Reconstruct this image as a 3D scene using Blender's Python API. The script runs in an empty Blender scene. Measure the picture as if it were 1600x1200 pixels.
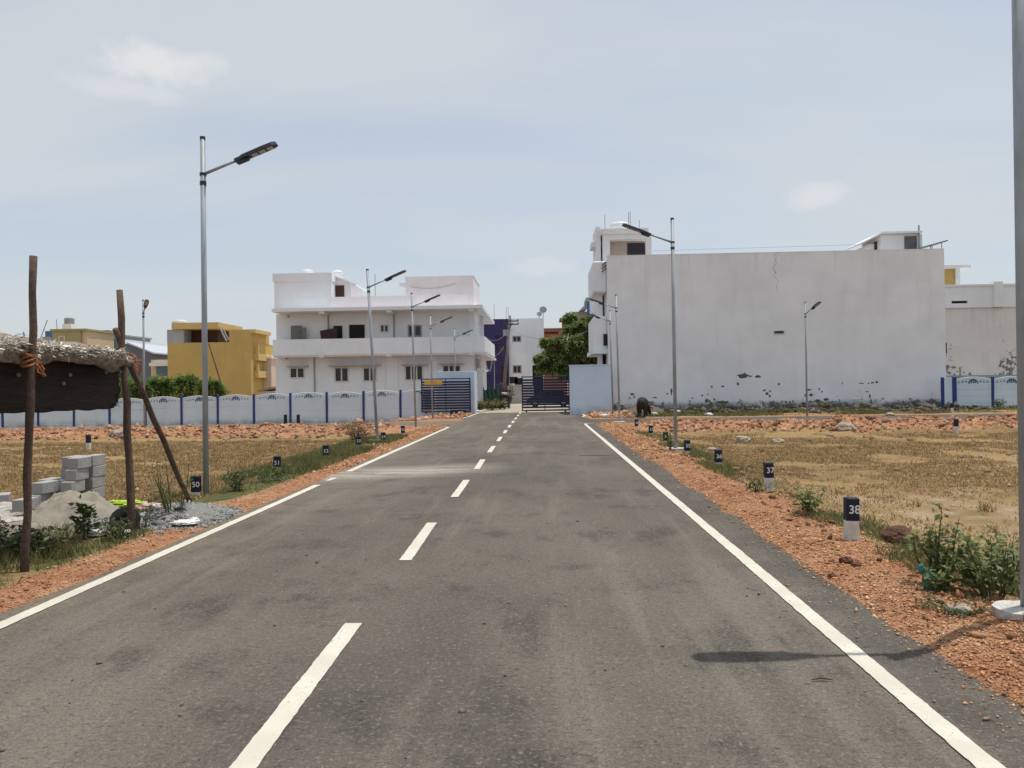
import bpy, bmesh, math, random
import numpy as np
from mathutils import Vector, Matrix

sc = bpy.context.scene
col = sc.collection
R = math.radians

# ------------------------------------------------------------------ camera
EYE = 1.75
ROLL, YAW, PITCH, FOC = R(0.85), math.atan(45/1200), math.atan(4.67/1200), 1200.0
cam_d = bpy.data.cameras.new('camera')
cam_d.sensor_width = 36
cam_d.lens = 36*FOC/1600
cam_d.clip_start = 0.05
cam_d.clip_end = 6000
cam = bpy.data.objects.new('camera', cam_d)
col.objects.link(cam)
cam.matrix_world = (Matrix.Translation((0, 0, EYE)) @ Matrix.Rotation(YAW, 4, 'Z')
                    @ Matrix.Rotation(R(90)+PITCH, 4, 'X') @ Matrix.Rotation(-ROLL, 4, 'Z'))
sc.camera = cam

# ------------------------------------------------------------------ light
SUNV = Vector((1.14, 0.61, 5.5)).normalized()
SUN_EL = math.asin(SUNV.z)
SUN_AZ = math.atan2(SUNV.x, SUNV.y)
sun_d = bpy.data.lights.new('sun', 'SUN')
sun_d.energy = 3.7
sun_d.angle = R(0.4)
sun_d.color = (1.0, 0.955, 0.88)
sun = bpy.data.objects.new('sun', sun_d)
col.objects.link(sun)
sun.rotation_euler = SUNV.to_track_quat('Z', 'Y').to_euler()
sun.location = (10, 6, 50)

world = bpy.data.worlds.new('World')
sc.world = world
world.use_nodes = True
wt = world.node_tree
wt.nodes.clear()


def wn(t, **kw):
    n = wt.nodes.new(t)
    for k, v in kw.items():
        setattr(n, k, v)
    return n


def wmath(op, a, b=None, clamp=False):
    n = wt.nodes.new('ShaderNodeMath')
    n.operation = op
    n.use_clamp = clamp
    for i, v in enumerate((a, b)):
        if v is None:
            continue
        if isinstance(v, (int, float)):
            n.inputs[i].default_value = v
        else:
            wt.links.new(v, n.inputs[i])
    return n.outputs[0]


sky = wn('ShaderNodeTexSky', sky_type='NISHITA', sun_disc=False)
sky.sun_elevation = SUN_EL
sky.sun_rotation = SUN_AZ
sky.altitude = 100
sky.air_density = 1.0
sky.dust_density = 2.2
sky.ozone_density = 1.6
SKY_STRENGTH = 0.15
geo = wn('ShaderNodeTexCoord')
sep = wn('ShaderNodeSeparateXYZ')
wt.links.new(geo.outputs['Generated'], sep.inputs[0])
zc = wmath('MAXIMUM', sep.outputs[2], 0.0)
den = wmath('ADD', zc, 0.16)
ux = wmath('DIVIDE', sep.outputs[0], den)
uy = wmath('DIVIDE', sep.outputs[1], den)
comb = wn('ShaderNodeCombineXYZ')
wt.links.new(ux, comb.inputs[0])
wt.links.new(uy, comb.inputs[1])
mp = wn('ShaderNodeMapping')
mp.inputs['Location'].default_value = (7.4, 4.2, 0)
mp.inputs['Rotation'].default_value = (0, 0, R(28))
mp.inputs['Scale'].default_value = (0.55, 1.5, 1)
wt.links.new(comb.outputs[0], mp.inputs[0])
veil = wn('ShaderNodeTexNoise')
veil.inputs['Scale'].default_value = 0.9
veil.inputs['Detail'].default_value = 6
veil.inputs['Roughness'].default_value = 0.5
veil.inputs['Distortion'].default_value = 0.4
wt.links.new(mp.outputs[0], veil.inputs[0])
vr = wn('ShaderNodeMapRange', interpolation_type='SMOOTHSTEP')
vr.inputs[1].default_value = 0.36
vr.inputs[2].default_value = 0.68
vr.inputs[3].default_value = 0.60
vr.inputs[4].default_value = 0.90
wt.links.new(veil.outputs[0], vr.inputs[0])
# haze near the horizon, all the way round
hz = wn('ShaderNodeMapRange', interpolation_type='SMOOTHSTEP')
hz.inputs[1].default_value = 0.0
hz.inputs[2].default_value = 0.42
hz.inputs[3].default_value = 0.9
hz.inputs[4].default_value = 0.0
wt.links.new(zc, hz.inputs[0])
cov = wmath('MAXIMUM', vr.outputs[0], hz.outputs[0])


def puff(center, rx, rz, seed, dens):
    """a small cumulus standing in one direction of the sky"""
    c = Vector(center).normalized()
    right = Vector((c.y, -c.x, 0)).normalized()
    up = right.cross(c)

    def dot(v, off=0.0):
        n = wt.nodes.new('ShaderNodeVectorMath')
        n.operation = 'DOT_PRODUCT'
        wt.links.new(geo.outputs['Generated'], n.inputs[0])
        n.inputs[1].default_value = v
        return n.outputs['Value']
    a = wmath('DIVIDE', dot(right), rx)
    b = wmath('DIVIDE', dot(up), rz)
    nz = wn('ShaderNodeTexNoise')
    nz.inputs['Scale'].default_value = 26
    nz.inputs['Detail'].default_value = 6
    nz.inputs['Roughness'].default_value = 0.6
    m2 = wn('ShaderNodeMapping')
    m2.inputs['Location'].default_value = (seed, seed*.7, 0)
    wt.links.new(geo.outputs['Generated'], m2.inputs[0])
    wt.links.new(m2.outputs[0], nz.inputs[0])
    r2 = wmath('ADD', wmath('MULTIPLY', a, a), wmath('MULTIPLY', b, b))
    v = wmath('ADD', wmath('SUBTRACT', 1.0, wmath('SQRT', r2)), wmath('MULTIPLY', wmath('SUBTRACT', nz.outputs[0], 0.5), 1.5))
    mr = wn('ShaderNodeMapRange', interpolation_type='SMOOTHSTEP')
    mr.inputs[1].default_value = 0.02
    mr.inputs[2].default_value = 0.72
    mr.inputs[3].default_value = 0.0
    mr.inputs[4].default_value = dens
    wt.links.new(v, mr.inputs[0])
    front = wmath('GREATER_THAN', dot(c), 0.5)
    return wmath('MULTIPLY', mr.outputs[0], front)


cl = None


def ray(x, y):
    dx, dy = x-800, y-600
    X = dx*math.cos(ROLL)-dy*math.sin(ROLL)
    Y = dx*math.sin(ROLL)+dy*math.cos(ROLL)
    u, v = X/FOC, -Y/FOC
    fy = math.cos(PITCH)-v*math.sin(PITCH)
    fz = math.sin(PITCH)+v*math.cos(PITCH)
    return Vector((u*math.cos(YAW)-fy*math.sin(YAW), u*math.sin(YAW)+fy*math.cos(YAW), fz))


for (px, py, rx, rz, sd, dn) in ((248, 100, .085, .028, 3.3, .85), (185, 138, .09, .017, 8.1, .4),
                                 (1278, 306, .05, .018, 5.2, .5), (850, 415, .06, .016, 1.2, .35)):
    p = puff(ray(px, py), rx, rz, sd, dn)
    cl = p if cl is None else wmath('MAXIMUM', cl, p)

mixv = wn('ShaderNodeMix', data_type='RGBA')
wt.links.new(cov, mixv.inputs['Factor'])
wt.links.new(sky.outputs[0], mixv.inputs['A'])
mixv.inputs['B'].default_value = (4.30, 4.60, 4.80, 1)
mixp = wn('ShaderNodeMix', data_type='RGBA')
wt.links.new(cl, mixp.inputs['Factor'])
wt.links.new(mixv.outputs['Result'], mixp.inputs['A'])
mixp.inputs['B'].default_value = (5.2, 5.22, 5.3, 1)
bg = wn('ShaderNodeBackground')
bg.inputs[1].default_value = SKY_STRENGTH
wt.links.new(mixp.outputs['Result'], bg.inputs[0])
wo = wn('ShaderNodeOutputWorld')
wt.links.new(bg.outputs[0], wo.inputs[0])

sc.view_settings.view_transform = 'Standard'
sc.view_settings.look = 'None'
sc.view_settings.gamma = 1
sc.view_settings.exposure = 0.0
sc.view_settings.use_curve_mapping = False
sc.cycles.max_bounces = 6
sc.cycles.diffuse_bounces = 3
sc.cycles.use_denoising = True

# ------------------------------------------------------------------ helpers


def W(px, py, Y):
    """surveyed point at depth Y along the road"""
    r = ray(px, py)
    return r*(Y/r.y)+Vector((0, 0, EYE))


def sm(a, b, t):
    t = np.clip((np.asarray(t, float)-a)/(b-a), 0, 1)
    return t*t*(3-2*t)


def _hash(ix, iy, s):
    v = np.sin(ix*127.1+iy*311.7+s*74.7)*43758.5453
    return v-np.floor(v)


def vnoise(x, y, s=0):
    x = np.asarray(x, float)
    y = np.asarray(y, float)
    ix, iy = np.floor(x), np.floor(y)
    fx, fy = x-ix, y-iy
    fx = fx*fx*(3-2*fx)
    fy = fy*fy*(3-2*fy)
    a = _hash(ix, iy, s)
    b = _hash(ix+1, iy, s)
    c = _hash(ix, iy+1, s)
    d = _hash(ix+1, iy+1, s)
    return (a*(1-fx)+b*fx)*(1-fy)+(c*(1-fx)+d*fx)*fy


def fbm(x, y, s=0, o=3):
    t, a, n = 0, .5, 0
    for k in range(o):
        t = t+a*vnoise(np.asarray(x)*2**k, np.asarray(y)*2**k, s+k*13)
        n += a
        a *= .5
    return t/n


ROAD_L, ROAD_R = -4.30, 2.42       # asphalt edges
CS0, CS1 = 36.4, 40.6              # cross street


def tz(x, y):
    x = np.asarray(x, float)
    y = np.asarray(y, float)
    dr = x-ROAD_R
    dl = ROAD_L-x
    n1 = fbm(x*.9, y*.9, 1)-.5
    n2 = fbm(x*3.2, y*3.2, 5)-.5
    n3 = fbm(x*9, y*9, 9, 2)-.5
    # right hand side
    ragged = dr-.22*(fbm(x*0+3.7, y*.9, 3)-.5)
    zr = -.03+.085*sm(-.12, .45, ragged)*(1-.5*sm(.8, 1.7, ragged))
    field = 1-sm(29, 34.6, y)
    zr = zr-.17*sm(.9, 3.2, dr)*field-.02*sm(1, 2, dr)
    bank = sm(27, 30, y)*(1-sm(34.6, 35.8, y))*sm(.9, 2.2, dr)
    zr = zr+bank*(.42*n1+.34*n2+.22*n3)+.05*bank
    zr = zr+sm(.0, .5, dr)*(1-bank)*(.05*n1+.035*n2+.02*n3)*np.where(y < 36, 1, .7)
    foot = sm(41.5, 46, y)*sm(3, 5, x)
    zr = zr+foot*(.14+.3*n1+.16*n2)
    street = sm(CS0-.7, CS0-.1, y)*(1-sm(CS1+.1, CS1+.7, y))
    zr = np.where(dr > 0, zr*(1-street)+street*(-.03), zr)
    # left hand side
    zl = -.03+.035*sm(-.05, .4, dl)
    zl = zl-.14*sm(.9, 3.5, dl)*(1-sm(29.5, 34.6, y))
    bl = sm(27.5, 30.5, y)*(1-sm(35, 36.2, y))*sm(1.2, 3.2, dl)
    zl = zl+bl*(.42*n1+.34*n2+.22*n3+.05)
    zl = zl-(.45*sm(.2, 8, dl)+.012*np.clip(dl, 0, 40))*sm(39.5, 47, y)
    zl = zl+sm(0, .6, dl)*(1-bl)*(.05*n1+.03*n2+.015*n3)
    streetl = sm(CS0-.7, CS0-.1, y)*(1-sm(CS1-.3, CS1+.3, y))
    zl = np.where(dl > 0, zl*(1-streetl)+streetl*(-.06), zl)
    z = np.where(dr > -.2, zr, np.where(dl > -.2, zl, -.03))
    fade = sm(53, 58, y)
    z = z*(1-fade)+fade*np.where(x < -6, -.6, -.05)
    return z


def ground(x, y):
    return float(tz(x, y))


def P(px, py):
    """surveyed point on the terrain"""
    r = ray(px, py)
    lo = (0.0-EYE)/r.z*.6
    z = 0.0
    for _ in range(25):
        t = (z-EYE)/r.z
        z = .5*z+.5*ground(r.x*t, r.y*t)
    t = (z-EYE)/r.z
    return Vector((r.x*t, r.y*t, z))


MATS = {}


def mat(name, c, rough=.85, var=.12, scale=3.0, bump=.0, bscale=40, metal=0, c2=None, stretch=(1, 1, 1), spec=.3, tint=False, fine=0):
    if name in MATS:
        return MATS[name]
    m = bpy.data.materials.new(name)
    m.use_nodes = True
    nt = m.node_tree
    b = nt.nodes['Principled BSDF']
    b.inputs['Roughness'].default_value = rough
    b.inputs['Metallic'].default_value = metal
    b.inputs['Specular IOR Level'].default_value = spec
    tc = nt.nodes.new('ShaderNodeTexCoord')
    mpn = nt.nodes.new('ShaderNodeMapping')
    mpn.inputs['Scale'].default_value = stretch
    nt.links.new(tc.outputs['Object'], mpn.inputs[0])
    nz = nt.nodes.new('ShaderNodeTexNoise')
    nz.inputs['Scale'].default_value = scale
    nz.inputs['Detail'].default_value = 6
    nz.inputs['Roughness'].default_value = .62
    nt.links.new(mpn.outputs[0], nz.inputs[0])
    mr = nt.nodes.new('ShaderNodeMapRange')
    mr.inputs[1].default_value = .3
    mr.inputs[2].default_value = .7
    nt.links.new(nz.outputs[0], mr.inputs[0])
    mx = nt.nodes.new('ShaderNodeMix')
    mx.data_type = 'RGBA'
    nt.links.new(mr.outputs[0], mx.inputs['Factor'])
    hi = c2 or [min(1, v*(1+var)) for v in c]
    lo = [v*(1-var) for v in c] if c2 is None else c
    mx.inputs['A'].default_value = (*lo, 1)
    mx.inputs['B'].default_value = (*hi, 1)
    out = mx.outputs['Result']
    if fine:
        nf = nt.nodes.new('ShaderNodeTexNoise')
        nf.inputs['Scale'].default_value = bscale
        nf.inputs['Detail'].default_value = 3
        nt.links.new(tc.outputs['Object'], nf.inputs[0])
        mf = nt.nodes.new('ShaderNodeMapRange')
        mf.inputs[1].default_value = .3
        mf.inputs[2].default_value = .7
        mf.inputs[3].default_value = 1-fine
        mf.inputs[4].default_value = 1+fine
        nt.links.new(nf.outputs[0], mf.inputs[0])
        mm = nt.nodes.new('ShaderNodeMix')
        mm.data_type = 'RGBA'
        mm.blend_type = 'MULTIPLY'
        mm.inputs['Factor'].default_value = 1
        nt.links.new(out, mm.inputs['A'])
        nt.links.new(mf.outputs[0], mm.inputs['B'])
        out = mm.outputs['Result']
    if tint:
        at = nt.nodes.new('ShaderNodeAttribute')
        at.attribute_name = 'tint'
        mm = nt.nodes.new('ShaderNodeMix')
        mm.data_type = 'RGBA'
        mm.blend_type = 'MULTIPLY'
        mm.inputs['Factor'].default_value = 1
        nt.links.new(out, mm.inputs['A'])
        nt.links.new(at.outputs['Color'], mm.inputs['B'])
        out = mm.outputs['Result']
    nt.links.new(out, b.inputs['Base Color'])
    if bump:
        nb = nt.nodes.new('ShaderNodeTexNoise')
        nb.inputs['Scale'].default_value = bscale
        nb.inputs['Detail'].default_value = 5
        nt.links.new(mpn.outputs[0], nb.inputs[0])
        bp = nt.nodes.new('ShaderNodeBump')
        bp.inputs['Strength'].default_value = bump
        bp.inputs['Distance'].default_value = .02
        nt.links.new(nb.outputs[0], bp.inputs['Height'])
        nt.links.new(bp.outputs[0], b.inputs['Normal'])
    MATS[name] = m
    return m


def leafmat(name, c, c2, trans=.35):
    if name in MATS:
        return MATS[name]
    m = mat(name, c, rough=.55, c2=c2, scale=1.5, tint=True, spec=.35)
    nt = m.node_tree
    b = nt.nodes['Principled BSDF']
    tr = nt.nodes.new('ShaderNodeBsdfTranslucent')
    src = b.inputs['Base Color'].links[0].from_socket
    nt.links.new(src, tr.inputs[0])
    ms = nt.nodes.new('ShaderNodeMixShader')
    ms.inputs[0].default_value = trans
    nt.links.new(b.outputs[0], ms.inputs[1])
    nt.links.new(tr.outputs[0], ms.inputs[2])
    nt.links.new(ms.outputs[0], nt.nodes['Material Output'].inputs[0])
    return m


def rootloc(o):
    v = Vector((0, 0, 0))
    while o is not None:
        v = v+o.location
        o = o.parent
    return v


def tag(o, label=None, cat=None, group=None, kind=None):
    if label:
        o['label'] = label
    if cat:
        o['category'] = cat
    if group:
        o['group'] = group
    if kind:
        o['kind'] = kind
    return o


def thing(name, label, cat, loc=(0, 0, 0), rotz=0, group=None):
    o = bpy.data.objects.new(name, None)
    o.empty_display_size = .2
    col.objects.link(o)
    o.location = loc
    o.rotation_euler = (0, 0, rotz)
    return tag(o, label, cat, group)


def np_obj(name, V, F, m, parent=None, smooth=False, tint=None, tintname='tint'):
    """one mesh object from arrays; all faces have the same corner count"""
    V = np.asarray(V, np.float32).reshape(-1, 3)
    F = np.asarray(F, np.int32)
    if parent is not None:
        V = V-np.array(rootloc(parent), np.float32)
    me = bpy.data.meshes.new(name)
    k = F.shape[1]
    me.vertices.add(len(V))
    me.vertices.foreach_set('co', V.ravel())
    me.loops.add(F.size)
    me.loops.foreach_set('vertex_index', F.ravel())
    me.polygons.add(len(F))
    me.polygons.foreach_set('loop_start', np.arange(0, F.size, k, dtype=np.int32))
    me.update(calc_edges=True)
    if smooth:
        me.polygons.foreach_set('use_smooth', np.ones(len(F), bool))
    if tint is not None:
        a = me.color_attributes.new(tintname, 'FLOAT_COLOR', 'POINT')
        a.data.foreach_set('color', np.asarray(tint, np.float32).ravel())
    me.materials.append(m)
    o = bpy.data.objects.new(name, me)
    col.objects.link(o)
    o.parent = parent
    return o


class MB:
    def __init__(s):
        s.v = []
        s.f = []

    def box(s, x0, x1, y0, y1, z0, z1):
        i = len(s.v)
        s.v += [(x0, y0, z0), (x1, y0, z0), (x1, y1, z0), (x0, y1, z0), (x0, y0, z1), (x1, y0, z1), (x1, y1, z1), (x0, y1, z1)]
        s.f += [tuple(i+k for k in q) for q in ((0, 3, 2, 1), (4, 5, 6, 7), (0, 1, 5, 4), (1, 2, 6, 5), (2, 3, 7, 6), (3, 0, 4, 7))]
        return s

    def bbox(s, x0, x1, y0, y1, z0, z1, b=.01, M=None):
        """box with chamfered edges, optionally placed by a matrix"""
        bm = bmesh.new()
        bmesh.ops.create_cube(bm, size=1, matrix=Matrix.Translation(((x0+x1)/2, (y0+y1)/2, (z0+z1)/2)) @ Matrix.Diagonal((x1-x0, y1-y0, z1-z0, 1)))
        bmesh.ops.bevel(bm, geom=bm.edges[:], offset=b, segments=1, affect='EDGES')
        return s.add(bm, M)

    def add(s, bm, M=None):
        if M is not None:
            bmesh.ops.transform(bm, matrix=M, verts=bm.verts)
        i = len(s.v)
        bm.verts.index_update()
        s.v += [tuple(v.co) for v in bm.verts]
        s.f += [tuple(i+v.index for v in f.verts) for f in bm.faces]
        bm.free()
        return s

    def tube(s, pts, rad, n=8, cap=True, jit=0, rng=None):
        pts = [Vector(p) for p in pts]
        if isinstance(rad, (int, float)):
            rad = [rad]*len(pts)
        i0 = len(s.v)
        ref = Vector((.31, .87, .13))
        for k, p in enumerate(pts):
            d = (pts[min(k+1, len(pts)-1)]-pts[max(k-1, 0)]).normalized()
            a = d.cross(ref)
            if a.length < .05:
                a = d.cross(Vector((1, 0, 0)))
            a.normalize()
            b = d.cross(a)
            for j in range(n):
                t = 2*math.pi*j/n
                rr = rad[k]*(1+(rng.uniform(-jit, jit) if rng else 0))
                s.v.append(tuple(p+a*math.cos(t)*rr+b*math.sin(t)*rr))
        for k in range(len(pts)-1):
            for j in range(n):
                a = i0+k*n+j
                b = i0+k*n+(j+1) % n
                s.f.append((a, a+n, b+n, b))
        if cap:
            s.f.append(tuple(i0+j for j in range(n)))
            s.f.append(tuple(i0+(len(pts)-1)*n+j for j in reversed(range(n))))
        return s

    def lathe(s, prof, c=(0, 0, 0), n=16, sx=1, sy=1):
        i0 = len(s.v)
        for r, z in prof:
            for j in range(n):
                t = 2*math.pi*j/n
                s.v.append((c[0]+r*math.cos(t)*sx, c[1]+r*math.sin(t)*sy, c[2]+z))
        for k in range(len(prof)-1):
            for j in range(n):
                a = i0+k*n+j
                b = i0+k*n+(j+1) % n
                s.f.append((a, b, b+n, a+n))
        s.f.append(tuple(i0+j for j in reversed(range(n))))
        s.f.append(tuple(i0+(len(prof)-1)*n+j for j in range(n)))
        return s

    def prism(s, poly, a, b, plane='xz'):
        """poly in a plane, extruded along the remaining axis from a to b"""
        def put(u, v, w):
            return (u, w, v) if plane == 'xz' else ((u, v, w) if plane == 'xy' else (w, u, v))
        i = len(s.v)
        n = len(poly)
        s.v += [put(u, v, a) for u, v in poly]+[put(u, v, b) for u, v in poly]
        s.f.append(tuple(i+k for k in range(n)))
        s.f.append(tuple(i+n+k for k in reversed(range(n))))
        for k in range(n):
            k2 = (k+1) % n
            s.f.append((i+k, i+n+k, i+n+k2, i+k2))
        return s

    def wall(s, x0, x1, z0, z1, y0, y1, holes):
        """wall in the xz plane with rectangular openings"""
        xs = sorted({x0, x1, *[h[0] for h in holes], *[h[1] for h in holes]})
        zs = sorted({z0, z1, *[h[2] for h in holes], *[h[3] for h in holes]})
        idx = {}

        def vid(x, y, z):
            k = (round(x, 5), round(y, 5), round(z, 5))
            if k not in idx:
                idx[k] = len(s.v)
                s.v.append((x, y, z))
            return idx[k]

        def solid(i, k):
            if i < 0 or k < 0 or i >= len(xs)-1 or k >= len(zs)-1:
                return False
            cx, cz = (xs[i]+xs[i+1])/2, (zs[k]+zs[k+1])/2
            return not any(h[0] < cx < h[1] and h[2] < cz < h[3] for h in holes)
        for i in range(len(xs)-1):
            for k in range(len(zs)-1):
                if not solid(i, k):
                    continue
                a, b, c, d = xs[i], xs[i+1], zs[k], zs[k+1]
                s.f.append((vid(a, y0, c), vid(b, y0, c), vid(b, y0, d), vid(a, y0, d)))
                s.f.append((vid(a, y1, c), vid(a, y1, d), vid(b, y1, d), vid(b, y1, c)))
                if not solid(i-1, k):
                    s.f.append((vid(a, y0, c), vid(a, y0, d), vid(a, y1, d), vid(a, y1, c)))
                if not solid(i+1, k):
                    s.f.append((vid(b, y0, c), vid(b, y1, c), vid(b, y1, d), vid(b, y0, d)))
                if not solid(i, k-1):
                    s.f.append((vid(a, y0, c), vid(a, y1, c), vid(b, y1, c), vid(b, y0, c)))
                if not solid(i, k+1):
                    s.f.append((vid(a, y0, d), vid(b, y0, d), vid(b, y1, d), vid(a, y1, d)))
        return s

    def build(s, name, m, parent=None, smooth=False, sub=0):
        v = s.v
        if parent is not None:
            L = rootloc(parent)
            v = [(a-L.x, b-L.y, c-L.z) for a, b, c in v]
        me = bpy.data.meshes.new(name)
        me.from_pydata(v, [], s.f)
        bm = bmesh.new()
        bm.from_mesh(me)
        bmesh.ops.recalc_face_normals(bm, faces=bm.faces)
        bm.to_mesh(me)
        bm.free()
        if smooth:
            me.polygons.foreach_set('use_smooth', np.ones(len(me.polygons), bool))
        me.materials.append(m)
        o = bpy.data.objects.new(name, me)
        col.objects.link(o)
        o.parent = parent
        if sub:
            md = o.modifiers.new('sub', 'SUBSURF')
            md.levels = md.render_levels = sub
        return o


def B(*a):
    return MB().box(*a)


def kids(o):
    return [c for c in col.objects if c.parent == o]


def copy_tree(o, parent=None):
    c = o.copy()
    col.objects.link(c)
    c.parent = parent
    for ch in kids(o):
        copy_tree(ch, c)
    return c


def font_mesh(txt, size):
    cu = bpy.data.curves.new('lettering', 'FONT')
    cu.body = txt
    cu.size = size
    cu.extrude = .0015
    cu.align_x = 'CENTER'
    cu.offset = size*.012
    ob = bpy.data.objects.new('lettering', cu)
    col.objects.link(ob)
    dg = bpy.context.evaluated_depsgraph_get()
    me = bpy.data.meshes.new_from_object(ob.evaluated_get(dg))
    bpy.data.objects.remove(ob)
    return me


# ------------------------------------------------------------------ materials
def nodes_of(m):
    return m.node_tree, m.node_tree.nodes['Principled BSDF']


class NG:
    """tiny helper to write node maths"""

    def __init__(s, m):
        s.m = m
        m.use_nodes = True
        s.t = m.node_tree
        s.b = s.t.nodes['Principled BSDF']
        s.tc = s.t.nodes.new('ShaderNodeTexCoord')
        s.obj = s.tc.outputs['Object']
        sp = s.t.nodes.new('ShaderNodeSeparateXYZ')
        s.t.links.new(s.obj, sp.inputs[0])
        s.x, s.y, s.z = sp.outputs

    def put(s, sock, v):
        if isinstance(v, (int, float)):
            sock.default_value = v
        elif isinstance(v, tuple):
            sock.default_value = (*v, 1) if len(v) == 3 and sock.type == 'RGBA' else v
        else:
            s.t.links.new(v, sock)

    def math(s, op, a, b=0.0, clamp=False):
        n = s.t.nodes.new('ShaderNodeMath')
        n.operation = op
        n.use_clamp = clamp
        s.put(n.inputs[0], a)
        s.put(n.inputs[1], b)
        return n.outputs[0]

    def noise(s, scale, detail=5, rough=.6, stretch=None, off=(0, 0, 0), dist=0):
        n = s.t.nodes.new('ShaderNodeTexNoise')
        n.inputs['Scale'].default_value = scale
        n.inputs['Detail'].default_value = detail
        n.inputs['Roughness'].default_value = rough
        n.inputs['Distortion'].default_value = dist
        mpn = s.t.nodes.new('ShaderNodeMapping')
        mpn.inputs['Location'].default_value = off
        mpn.inputs['Scale'].default_value = stretch or (1, 1, 1)
        s.t.links.new(s.obj, mpn.inputs[0])
        s.t.links.new(mpn.outputs[0], n.inputs[0])
        return n.outputs[0]

    def voro(s, scale, feature='F1', out='Distance', rnd=1):
        n = s.t.nodes.new('ShaderNodeTexVoronoi')
        n.feature = feature
        n.inputs['Scale'].default_value = scale
        n.inputs['Randomness'].default_value = rnd
        s.t.links.new(s.obj, n.inputs['Vector'])
        return n.outputs[out]

    def rng(s, v, a, b, c=0.0, d=1.0, smooth=True):
        n = s.t.nodes.new('ShaderNodeMapRange')
        if smooth:
            n.interpolation_type = 'SMOOTHSTEP'
        s.put(n.inputs[0], v)
        for i, q in enumerate((a, b, c, d)):
            n.inputs[i+1].default_value = q
        return n.outputs[0]

    def mix(s, f, a, b, mode='MIX'):
        n = s.t.nodes.new('ShaderNodeMix')
        n.data_type = 'RGBA'
        n.blend_type = mode
        s.put(n.inputs['Factor'], f)
        s.put(n.inputs['A'], a)
        s.put(n.inputs['B'], b)
        return n.outputs['Result']

    def attr(s, name, ch=None):
        n = s.t.nodes.new('ShaderNodeAttribute')
        n.attribute_name = name
        if ch is None:
            return n.outputs['Color']
        sp = s.t.nodes.new('ShaderNodeSeparateColor')
        s.t.links.new(n.outputs['Color'], sp.inputs[0])
        return sp.outputs[ch]

    def bump(s, h, strength, dist=.02):
        n = s.t.nodes.new('ShaderNodeBump')
        n.inputs['Strength'].default_value = strength
        n.inputs['Distance'].default_value = dist
        s.t.links.new(h, n.inputs['Height'])
        s.t.links.new(n.outputs[0], s.b.inputs['Normal'])

    def finish(s, c, rough=.9, spec=.25):
        s.put(s.b.inputs['Base Color'], c)
        s.put(s.b.inputs['Roughness'], rough)
        s.b.inputs['Specular IOR Level'].default_value = spec
        MATS[s.m.name] = s.m
        return s.m


def new(name):
    return NG(bpy.data.materials.new(name))


# asphalt
g = new('asphalt')
big = g.noise(.35, 5, .6, (1, .5, 1))
mid = g.noise(1.15, 7, .72, (1, .7, 1), (5, 2, 0))
fine = g.noise(70, 3, .6)
sp = g.voro(95, 'F1', 'Color')
c = g.mix(g.rng(big, .34, .66), (.102, .089, .073), (.154, .134, .110))
patch = g.rng(mid, .50, .64)
spk = g.rng(g.noise(42, 4, .75, (1, .8, 1), (17, 5, 0)), .38, .58)
c = g.mix(g.math('MULTIPLY', patch, g.math('ADD', .2, g.math('MULTIPLY', spk, .65))), c, (.040, .037, .033))
dn = g.noise(1.1, 5, .6, (1, 1, 1), (20, 8, 0))
dust = g.math('MULTIPLY', g.rng(dn, .42, .62), g.rng(g.x, -3.9, -2.2, .75, .15))
c = g.mix(dust, c, (.175, .152, .124))
c = g.mix(g.rng(g.noise(1.0, 5, .65, (1.6, .10, 1), (4, 9, 0)), .50, .66, 0, .5), c, (.21, .18, .145))
c = g.mix(g.rng(g.noise(.28, 4, .6, (1, .35, 1), (31, 6, 0)), .50, .66, 0, .5), c, (.075, .068, .060))
c = g.mix(g.math('MULTIPLY', g.rng(g.x, 2.0, 2.1, 0, .6), g.rng(g.noise(1.5, 4), .25, .6)), c, (.062, .058, .053))
# band of pale dust tracked across the road by the builders' turning
band = g.math('SUBTRACT', 1.0, g.math('ABSOLUTE', g.math('DIVIDE', g.math('SUBTRACT', g.y, g.math('ADD', 17.1, g.math('MULTIPLY', g.x, .35))), 1.5)), True)
bn = g.noise(1.3, 6, .65, (.45, 2.2, 1), (2, 4, 0))
band = g.math('MULTIPLY', g.math('MULTIPLY', band, g.rng(bn, .33, .52)), g.rng(g.x, -2.6, -.2, 1, 0))
c = g.mix(g.math('MULTIPLY', band, .95, True), c, (.46, .42, .36))
# sand creeping in from the left kerb
edge = g.math('MULTIPLY', g.rng(g.x, -4.35, -3.6, .8, 0), g.rng(g.noise(2.1, 5), .35, .7))
c = g.mix(edge, c, (.25, .18, .12))
c = g.mix(g.rng(fine, .44, .68, .0, .7), c, (.05, .046, .040))
grain = g.rng(g.noise(30, 4, .75, None, (3, 3, 0)), .52, .70, 0, .75)
c = g.mix(grain, c, (.25, .22, .18))
c = g.mix(g.rng(g.noise(21, 4, .75, (.6, 1.5, 1), (13, 3, 0)), .54, .66, 0, .6), c, (.042, .039, .035))
pits = g.rng(g.noise(16, 3, .7, None, (7, 1, 0)), .64, .70, 0, .8)
c = g.mix(pits, c, (.03, .028, .026))
hgt = g.math('ADD', g.math('MULTIPLY', fine, .6), g.math('MULTIPLY', g.noise(24, 4, .7), .8))
g.bump(hgt, .8, .015)
ASPHALT = g.finish(c, .88, .2)

# road paint
g = new('road_paint')
wear = g.noise(42, 5, .75)
wear2 = g.noise(2.5, 4, .6)
c = g.mix(g.rng(wear2, .35, .7), (.52, .485, .41), (.60, .57, .49))
c = g.mix(g.rng(g.math('ADD', wear, g.math('MULTIPLY', wear2, .25)), .70, .82, 0, .75), c, (.20, .18, .155))
g.bump(g.noise(60, 3, .6), .35, .008)
PAINT = g.finish(c, .75, .25)

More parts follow.
